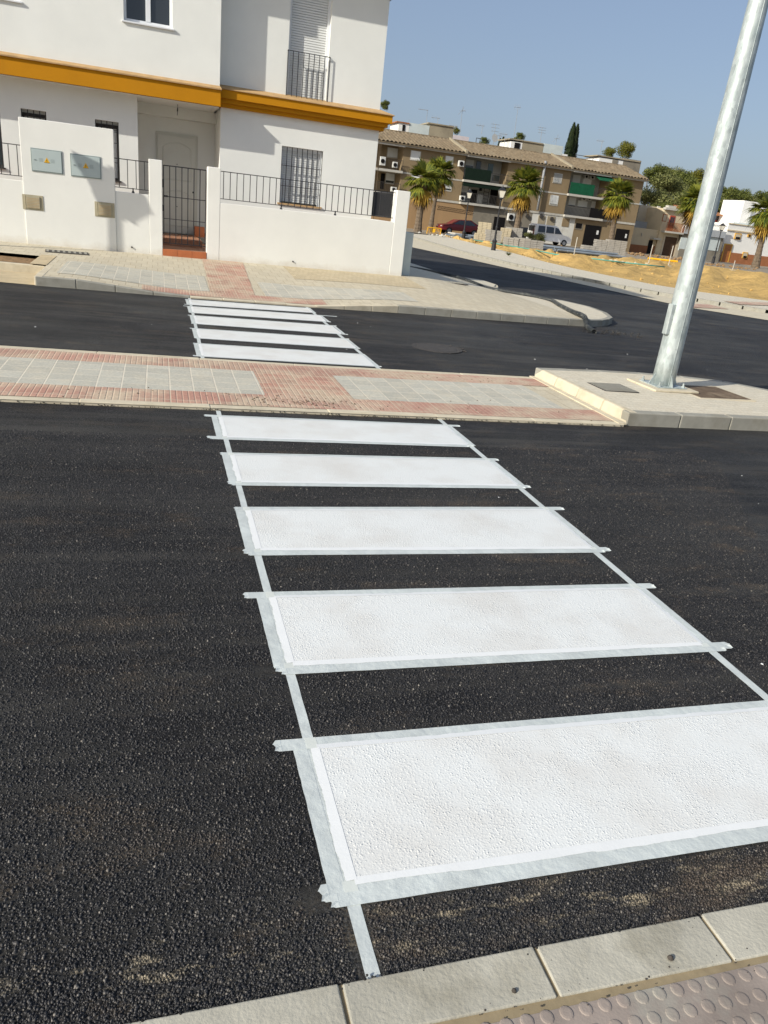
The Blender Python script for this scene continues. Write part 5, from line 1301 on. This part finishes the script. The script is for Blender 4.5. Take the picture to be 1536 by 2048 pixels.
for i, (bx, by, cx, cy, rp, s, lab, tk) in enumerate(PALMS):
    u0, z0 = U(bx, by, s); u1, z1 = U(cx, cy, s); R = rp*s/F_PX*1.0; z0 = LOTZ(far(u0, s).x, far(u0, s).y) if i else z0
    t = fthing('fan_palm', lab, 'palm tree', u0, s, z0, 'fan palms along the lot')
    H = z1-z0; lean = (u1-u0); g_, dry, dead = palm_meshes(40+i, R, H)
    pts = [(0, 0, 0), (lean*.25, 0, H*.3), (lean*.6, 0, H*.65), (lean, 0, H)]
    tb = MB(); rr = [.36*tk, .24*tk, .21*tk, .26*tk]
    for k in range(3):
        for j in range(5):
            a = Vector(pts[k]).lerp(Vector(pts[k+1]), j/5); c = Vector(pts[k]).lerp(Vector(pts[k+1]), (j+1)/5); tb.tube(a, c, lerp(rr[k], rr[k+1], j/5)*1.06, lerp(rr[k], rr[k+1], (j+1)/5)*.96, 10, False)
    tb.build('trunk', 'palmbark', t)
    for mb_, nm, mt_ in ((g_, 'crown', 'palmg'), (dry, 'dry_fronds', 'palmd'), (dead, 'dead_skirt', 'palmb')): mb_.build(nm, mt_, t, loc=(lean, 0, H))
# broadleaf and pine crowns
def crown_mesh(seed, n, rx, rz, leaf, lobes=9, flat=.0):
    random.seed(seed); b = MB(); L = []
    for i in range(lobes):
        a = random.uniform(0, 6.28); r = random.uniform(.25, .72); L.append((Vector((math.cos(a)*r*rx, math.sin(a)*r*rx, random.uniform(-.45, .6)*rz)), random.uniform(.35, .55)))
    L.append((Vector((0, 0, .1*rz)), .6))
    for i in range(n):
        c, k = random.choice(L); d = Vector((random.gauss(0, 1), random.gauss(0, 1), random.gauss(0, 1))).normalized(); q = random.random()**.4
        p_ = c+Vector((d.x*rx*k*q, d.y*rx*k*q, d.z*rz*k*q)); s_ = leaf*random.uniform(.6, 1.4)
        e1 = Vector((random.gauss(0, 1), random.gauss(0, 1), random.gauss(0, .6))).normalized(); e2 = e1.cross(d+Vector((.01, 0, 0))).normalized()
        b.quad(p_-e1*s_, p_-e2*s_*.5, p_+e1*s_, p_+e2*s_*.5)
    return b
TT = [crown_mesh(s_, 5200, 1, .85, .052, 11) for s_ in (1, 2, 3)]
def mesh_of(b, name, mat): 
    me = bpy.data.meshes.new(name); me.from_pydata(b.v, [], b.f); me.materials.append(M[mat]); return me
CM = [mesh_of(TT[0], 'crown', 'leaf1'), mesh_of(TT[1], 'crown', 'leaf2'), mesh_of(TT[2], 'crown', 'leafy3')]
tk_b = MB(); tk_b.tube((0, 0, 0), (.03, 0, .5), .06, .045, 8); [tk_b.tube((.03, 0, .45), (.5*math.cos(a), .5*math.sin(a), .95), .03, .012, 6) for a in (0, 1.3, 2.5, 3.9, 5.1)]
TKM = mesh_of(tk_b, 'trunk', 'bark')
hz = lambda u, s: lerp(ZF, 8.5, min(1, max(0, (s-122)/40)))*1.0*min(1, max(0, (u-20)/20)) if s > 122 else ZF
b = MB()
for i in range(41):
    for j in range(21):
        u = lerp(5, 170, i/40); s = lerp(118, 230, j/20); p_ = far(u, s, max(-.6, hz(u, s)-.2+.4*math.sin(u*.3)*math.sin(s*.2))); b.v.append(tuple(p_))
for i in range(40):
    for j in range(20): a = i*21+j; b.f.append((a, a+21, a+22, a+1))
struct(b.build('hill', 'lot'))
TREES = [ # px centre of crown, radius px, s, kind, label
 (1306, 352, 24, 128, 0, 'dark pine crown touching the right end of the apartment block'),
 (1330, 372, 30, 126, 1, 'broad grey-green tree right of the apartment block'),
 (1362, 368, 28, 140, 0, 'rounded green tree just left of the galvanised post on the hill'),
 (1390, 362, 22, 150, 2, 'yellowish green treetop immediately left of the galvanised post'),
 (1300, 398, 26, 118, 1, 'olive tree low beside the end wall of the apartment block'),
 (1338, 408, 28, 116, 1, 'large olive tree above the annex roof'),
 (1372, 408, 26, 118, 0, 'green tree above the narrow beige house'),
 (1405, 398, 30, 122, 1, 'olive crown hidden half behind the galvanised post'),
 (1436, 396, 20, 140, 2, 'yellow-green crown just right of the galvanised post'),
 (1462, 396, 24, 130, 0, 'dark green tree above the orange tiled roof'),
 (1482, 398, 20, 138, 0, 'dark rounded crown over the orange roof, left of the white roof room'),
 (1508, 402, 18, 146, 1, 'small grey-green treetop above the white roof room'),
 (1538, 404, 24, 140, 0, 'dark treetop at the right edge behind the palm'),
 (1446, 418, 24, 120, 1, 'low olive tree behind the red house'),
 (1346, 350, 18, 160, 1, 'small distant treetop on the ridge beside the stair house'),
 (1375, 390, 26, 132, 1, 'middle-slope olive tree left of the galvanised post'),
 (1318, 425, 22, 112, 0, 'low shrubby tree behind the annex block'),
 (1418, 428, 24, 114, 0, 'low tree behind the shop building, beside the post'),
 (1219, 306, 11, 112, 2, 'left of two yellow-green treetops behind the right stair house'),
 (1252, 302, 17, 112, 2, 'right, larger of two yellow-green treetops behind the right stair house'),
 (970, 283, 9, 108, 0, 'small dark treetop peeping over the middle roof left of the white dish'),
 (912, 262, 7, 108, 2, 'tiny green treetop behind the brown stair house'),
 (1041, 274, 9, 108, 0, 'rounded dark cypress top left of the middle stair house'),
 (1026, 281, 7, 106, 0, 'low dark treetop touching the middle stair house'),
 (768, 211, 9, 60, 0, 'dark sprig of a tree showing at the upper corner of the white house')]
random.seed(77)
for cx, cy, rp, s, kind, lab in TREES:
    u, z = U(cx, cy, s); R = rp*s/F_PX; zg = hz(u, s) if s > 112 else ZF; zg = min(zg, z-R*1.1)
    t = fthing('tree', lab, 'tree', u, s, zg, 'trees on the hill behind the houses' if cx > 1280 else 'treetops behind the apartment block', rz=random.uniform(0, 6))
    c = bpy.data.objects.new('crown', CM[kind]); COL.objects.link(c); c.parent = t; c.location = (0, 0, z-zg); c.scale = (R*1.12, R*1.12, R*random.uniform(1.0, 1.25)); 
    k = bpy.data.objects.new('trunk', TKM); COL.objects.link(k); k.parent = t; hh = z-zg; k.scale = (R*.9, R*.9, hh)
def cypress(label, u, s, z0, z1, r):
    t = fthing('cypress', label, 'cypress tree', u, s, z0, 'cypresses behind the apartment block'); b = MB(); H = z1-z0
    for i in range(3600):
        f = random.random(); rr = r*(math.sin(math.pi*min(1, f*.93+.07)**.8)**.6)*random.uniform(.5, 1.08)*(1+.1*math.sin(f*30)); a = random.uniform(0, 6.28)
        p_ = Vector((rr*math.cos(a), rr*math.sin(a), f*H)); s_ = .17*random.uniform(.6, 1.4); o_ = Vector((math.cos(a)*.25, math.sin(a)*.25, 1)).normalized(); sd = Vector((-math.sin(a), math.cos(a), 0))
        b.quad(p_-sd*s_*.45, p_+sd*s_*.45, p_+o_*s_*1.6+sd*s_*.1, p_+o_*s_*1.6-sd*s_*.1)
    b.build('crown', 'leafdark', t); MB().tube((0, 0, -1), (0, 0, H*.8), r*.25, .05, 8).build('trunk', 'bark', t)
for x0, y0, x1, y1, rp, s, lab in ((1136, 312, 1145, 249, 10, 104, 'tall dark cypress rising behind the roof left of the right seam'), (1145, 312, 1151, 252, 8, 106, 'slimmer cypress twin fused to the right of the tall one'), (1001, 300, 1005, 278, 4, 104, 'right, taller of two small pointed cypresses over the middle roof'), (995, 300, 998, 281, 3.5, 104, 'left of two small pointed cypresses over the middle roof')):
    u, z = U(x0, y0+25, s); u1, z1 = U(x1, y1, s); cypress(lab, (u+u1)/2, s, z-3, z1, rp*s/F_PX)
# vehicles
def car(label, name, cat, px, py, s, L, prof, top, mat, wheels, flip=False, wid=1.7, z=None):
    u, zz = U(px, py, s); zz = LOTZ(far(u, s).x, far(u, s).y) if z is None else z
    t = fthing(name, label, cat, u, s, zz); sx = -1 if flip else 1
    def ext(pts, y0, y1, name_, mat_, taper=0.0, bevel=.04, par=t):
        b_ = MB(); n = len(pts); k = [(x*sx, y0+taper*max(0, (zq-.9)), zq) for x, zq in pts]+[(x*sx, y1-taper*max(0, (zq-.9)), zq) for x, zq in pts]
        b_.v = k; b_.f = [tuple(range(n)) if not flip else tuple(reversed(range(n))), tuple(reversed(range(n, 2*n))) if not flip else tuple(range(n, 2*n))]
        for i in range(n): j = (i+1) % n; b_.f.append((i, n+i, n+j, j) if not flip else (j, n+j, n+i, i))
        return b_.build(name_, mat_, par, bevel=bevel)
    ext(prof, 0, wid, 'body', mat, .18)
    for g in top: ext(g, -.012, wid+.012, 'side_window', 'glass', .18, 0)
    for x in wheels:
        MB().tube((x*sx, wid-.2, .31), (x*sx, wid+.03, .31), .31, n=16).build('wheel', 'tyre', t); w_ = MB().tube((x*sx, -.03, .31), (x*sx, .2, .31), .31, n=16).build('wheel', 'tyre', t)
        b_ = MB(); b_.tube((x*sx, -.045, .31), (x*sx, -.025, .31), .19, n=12); b_.build('hubcap', 'aerial', w_)
    return t, ext
EU, ES, FROT = FR2
# dark red hatchback, bonnet to the left
prof = [(-2.1, .35), (-2.15, .62), (-2.0, .82), (-1.15, .95), (-.45, 1.38), (.9, 1.45), (1.75, 1.05), (2.0, .9), (2.05, .4)]
t, ext = car('dark red car parked before the orange brick ground floor', 'parked_car', 'car', 923, 470, 71, 4.1, prof, [[(-.95, .97), (-.4, 1.32), (.1, 1.36), (.1, .97)], [(.18, .97), (.18, 1.36), (.85, 1.38), (1.35, 1.05), (1.3, .97)]], 'carred', (-1.35, 1.3))
MB().box(-2.13, -2.0, .15, .45, .58, .74).build('headlight', 'lampglass', t); MB().box(-2.13, -2.0, 1.2, 1.5, .58, .74).build('headlight', 'lampglass', t)
prof = [(2.1, .3), (2.15, .75), (1.7, .95), (1.1, 1.05), (.5, 1.72), (.2, 1.82), (-1.9, 1.85), (-2.1, 1.7), (-2.15, .35)]
t, ext = car('white delivery van parked by the peeling white wall', 'parked_van', 'van', 1104, 487, 71, 4.3, prof[::-1], [[(1.0, 1.1), (.5, 1.62), (.15, 1.68), (.15, 1.1)], [(.02, 1.1), (.02, 1.68), (-.85, 1.7), (-.85, 1.1)], [(-1.0, 1.1), (-1.0, 1.7), (-1.75, 1.7), (-1.8, 1.1)]], 'carwhite', (1.35, -1.35), wid=1.75)
MB().box(-2.17, -2.10, .25, .42, .8, 1.3).build('tail_light', 'carred', t); MB().box(-2.16, -2.08, .3, 1.45, 1.15, 1.65).build('rear_window', 'glass', t)
prof = [(-2.1, .35), (-2.1, .7), (-1.2, .92), (-.5, 1.35), (.8, 1.38), (1.8, .95), (2.0, .4)]
car('dark car half hidden behind the palm and the paver stacks', 'parked_car', 'car', 1050, 478, 73.5, 4.1, prof, [[(-.95, .95), (-.4, 1.27), (.7, 1.3), (1.2, .95)]], 'cardark', (-1.3, 1.3))
EU, ES, FROT = FR1
# hedge bush by the van
u, z = U(1070, 474, 80); t = fthing('bush', 'round dark hedge bush between the dark car and the white van', 'bush', u, 80, ZF-.05)
c = bpy.data.objects.new('foliage', CM[1]); COL.objects.link(c); c.parent = t; c.location = (0, 0, .6); c.scale = (1.1, .8, .75)
# yellow works barrier
u, z = U(865, 480, 70); zb = z+.02; t = fthing('works_barrier', 'yellow steel works barrier with a warning plate beside the left palms', 'barrier', u, 70, zb, rz=.1)
b = MB()
for a, c in (((-.62, .15), (-.55, 1.0)), ((.62, .15), (.66, 1.0)), ((-.55, 1.0), (.66, 1.0)), ((-.62, .25), (.62, .25))): b.tube((a[0], 0, a[1]), (c[0], 0, c[1]), .035, n=6)
for i in range(9): x = lerp(-.5, .55, i/8); b.tube((x, 0, .25), (x+.03, 0, 1.0), .012, n=4)
b.tube((-.62, -.3, 0), (-.62, .3, 0), .03, n=5).tube((.62, -.3, 0), (.62, .3, 0), .03, n=5).tube((-.62, 0, 0), (-.62, 0, .2), .03, n=5).tube((.62, 0, 0), (.62, 0, .2), .03, n=5)
b.build('frame', 'barrier', t); MB().box(-.10, .14, -.05, -.02, .62, .92).build('plate', 'yellow', t)
# stacks of pavers
def pallet(label, px, py, s, w, d, hh, mat, rz=0.0):
    u, z = U(px, py, s); g0 = LOTZ(far(u, s).x, far(u, s).y); t = fthing('paver_stack', label, 'paver stack', u, s, g0-.02, 'stacks of pavers waiting on the lot', rz=rz)
    b = MB(); n = max(2, int(hh/.12))
    for i in range(n):
        j = random.uniform(-.02, .02)
        for k in range(3): x0 = -w/2+k*w/3; b.box(x0+.01+j, x0+w/3-.01+j, -d/2, d/2, .14+i*(hh/n), .14+(i+1)*(hh/n)-.015)
    b.build('pavers', mat, t)
    p_ = MB(); [p_.box(-w/2, w/2, y_-.05, y_+.05, 0, .13) for y_ in (-d/2+.06, 0, d/2-.06)]; p_.build('pallet_boards', 'boxbrown', t)
random.seed(31)
PAL = [(966, 478, 66, 1.1, 1.0, 1.35, 'palletb', 'tall buff paver stack between the two left lanterns'), (984, 484, 64, 1.3, 1.0, .85, 'pallet', 'grey paver stack directly behind the nearest lantern'),
 (1008, 484, 66, .9, 1.0, 1.1, 'palletb', 'buff paver stack just right of the nearest lantern'), (1024, 484, 67, 1.4, 1.0, 1.2, 'pallet', 'tall grey paver stack before the palm trunk'),
 (1020, 494, 58, 1.1, .9, .55, 'pallet', 'low grey paver stack left of the pair near the teal pipe'), (1041, 495, 58, 1.2, .9, .6, 'pallet', 'low grey paver stack, middle of the row near the teal pipe'), (1063, 496, 58, 1.5, .9, .55, 'pallet', 'long low paver stack at the right of the row near the van'),
 (958, 485, 64, .9, .9, .5, 'palletb', 'small buff paver stack left of the nearest lantern'),
 (1203, 500, 64, 1.3, 1.0, 1.05, 'pallet', 'grey paver stack left of the pair before the garage doors'), (1229, 502, 64, 1.5, 1.0, 1.15, 'pallet', 'grey paver stack right of the pair before the garage doors'), (1180, 502, 62, 1.4, 1.0, .55, 'pallet', 'low paver stack half buried in pipes')]
for px, py, s, w, d, hh, mat, lab in PAL: pallet(lab, px, py, s, w, d, hh, mat, random.uniform(-.12, .12))
# pipes lying in bundles
def bundle(label, pxa, pya, pxb, pyb, sa, sb, n, r, mat, spread):
    a = far(U(pxa, pya, sa)[0], sa); c = far(U(pxb, pyb, sb)[0], sb); za, zc = LOTZ(a.x, a.y), LOTZ(c.x, c.y)
    t = thing('pipe_bundle', label, 'pipes', (a.x, a.y, za), 0, 'bundles of pipes on the lot'); b = MB(); d = c-a
    for i in range(n):
        o_ = Vector((0, 0, r+random.choice((0, 1, 2))*r*1.7)); sh = ES*random.uniform(-spread, spread); k = EU*random.uniform(-.6, .6)
        b = MB(); b.tube(o_+sh+k, d+o_+sh*.9+k+Vector((0, 0, zc-za)), r, n=7); b.build('pipe', mat, t)
bundle('long grey pipes in front of the dark red car', 905, 478, 975, 483, 66, 66, 9, .07, 'pipe', 1.0)
bundle('sheaf of long grey pipes below the white van', 1058, 497, 1180, 507, 60, 60, 14, .07, 'pipe', 1.6)
bundle('thick grey pipes lying between the van and the right paver stacks', 1120, 497, 1235, 512, 57, 58, 12, .08, 'pipe', 1.4)
bundle('pale pipes scattered beyond the paver stacks', 900, 474, 950, 480, 70, 68, 5, .06, 'slab', .8)
t = thing('green_pipe', 'long teal green pipe lying along the top of the sand bank', 'pipe', (0, 0, 0))
pts = []
for px, py, s in ((945, 492, 62), (1000, 498, 58), (1060, 501, 55), (1110, 511, 50), (1170, 515, 50), (1250, 524, 49.5), (1330, 531, 50)):
    u, z = U(px, py, s); p_ = far(u, s); pts.append((p_.x, p_.y, LOTZ(p_.x, p_.y)+.10))
MB().path(pts, .04, 7).build('pipe_body', 'teal', t, smooth=True)
for k, (bx, by, tx, ty, s, lab) in enumerate(((1148, 508, 1152, 473, 52, 'thin steel stake standing before the white van'), (1298, 522, 1301, 488, 55, 'thin marker stake before the single-storey beige house'), (1338, 526, 1343, 490, 55, 'thin marker stake before the narrow beige house'), (1466, 536, 1467, 520, 62, 'short thin stake right of the third lantern'))):
    u, z = U(bx, by, s); z1 = U(tx, ty, s)[1]; p_ = far(u, s); zz = LOTZ(p_.x, p_.y); t = thing('marker_stake', lab, 'stake', (p_.x, p_.y, zz-.03), 0, 'marker stakes on the lot')
    MB().tube((0, 0, 0), (.02, 0, max(.6, z1-zz)), .028, n=5).build('rod', 'slab', t); MB().box(-.16, .16, -.16, .16, 0, .12).build('foot', 'palletb', t)
def heap(px, py, s, w, mat, name, n, kind='stuff', r=.12):
    u, z = U(px, py, s); p_ = far(u, s); b = MB()
    for i in range(n):
        q = p_+EU*random.gauss(0, w)+ES*random.gauss(0, w*.6); rr = r*random.uniform(.4, 1.3); b.lathe([(rr*random.uniform(.6, 1), 0), (rr, rr*.5), (rr*.4, rr*random.uniform(.7, 1.1))], (q.x, q.y, max(LOTZ(q.x, q.y), G(q.x, q.y)+.1)), 6)
    struct(b.build(name, mat), kind)
heap(1232, 513, 52, .6, 'palletb', 'stone_heap', 30); heap(1450, 534, 74, 1.6, 'soil', 'brush_heap', 60); heap(1320, 512, 80, 3.0, 'soil', 'brush_heap', 80, r=.16); heap(890, 484, 66, 1.2, 'slab', 'stone_heap', 30)
random.seed(8); b = MB()
for i in range(420):
    t_ = random.uniform(0, len(B0)-1.01); f = random.random(); k = int(t_); a = Vector(B0[k]).lerp(Vector(B0[k+1]), t_-k); c = Vector(B1[k]).lerp(Vector(B1[k+1]), t_-k); q = a.lerp(c, f)
    rise = f*f*(3-2*f); zt = lerp(G(q.x, q.y)+.12, LOTZ(q.x, q.y)+.05, rise); rr = random.choice((.025, .03, .04, .05, .08))
    b.lathe([(rr*.8, -.1), (rr, rr*.4), (rr*.4, rr*.9)], (q.x, q.y, zt), 6)
struct(b.build('clods', 'sand'), 'stuff')
o = FM((0, 0, 0)); u, z = U(1310, 508, 66); u2, _ = U(1350, 514, 66)
p1 = far(u-.5, 66); p2 = far(u2+.3, 66); t = thing('timber_beam', 'yellow timber beam lying on the lot before the beige houses', 'timber beam', (p1.x, p1.y, LOTZ(p1.x, p1.y)))
MB().tube((0, 0, .1), tuple(p2-p1+Vector((0, 0, .1))), .12, n=4).build('beam', 'barrier', t)
# dusty weed on the sand
u, z = U(1017, 509, 46)
p_ = far(u, 46); t = thing('weed', 'small dry weed growing on the sand right of the nearest lantern', 'weed', (p_.x, p_.y, G(p_.x, p_.y)+.2)); b = MB()
for i in range(60):
    a = random.uniform(0, 6.28); r = random.uniform(.1, .4); b.tri((0, 0, 0), (.03, .02, 0), (r*math.cos(a), r*math.sin(a), random.uniform(.1, .35)))
b.build('blades', 'leaf2', t)
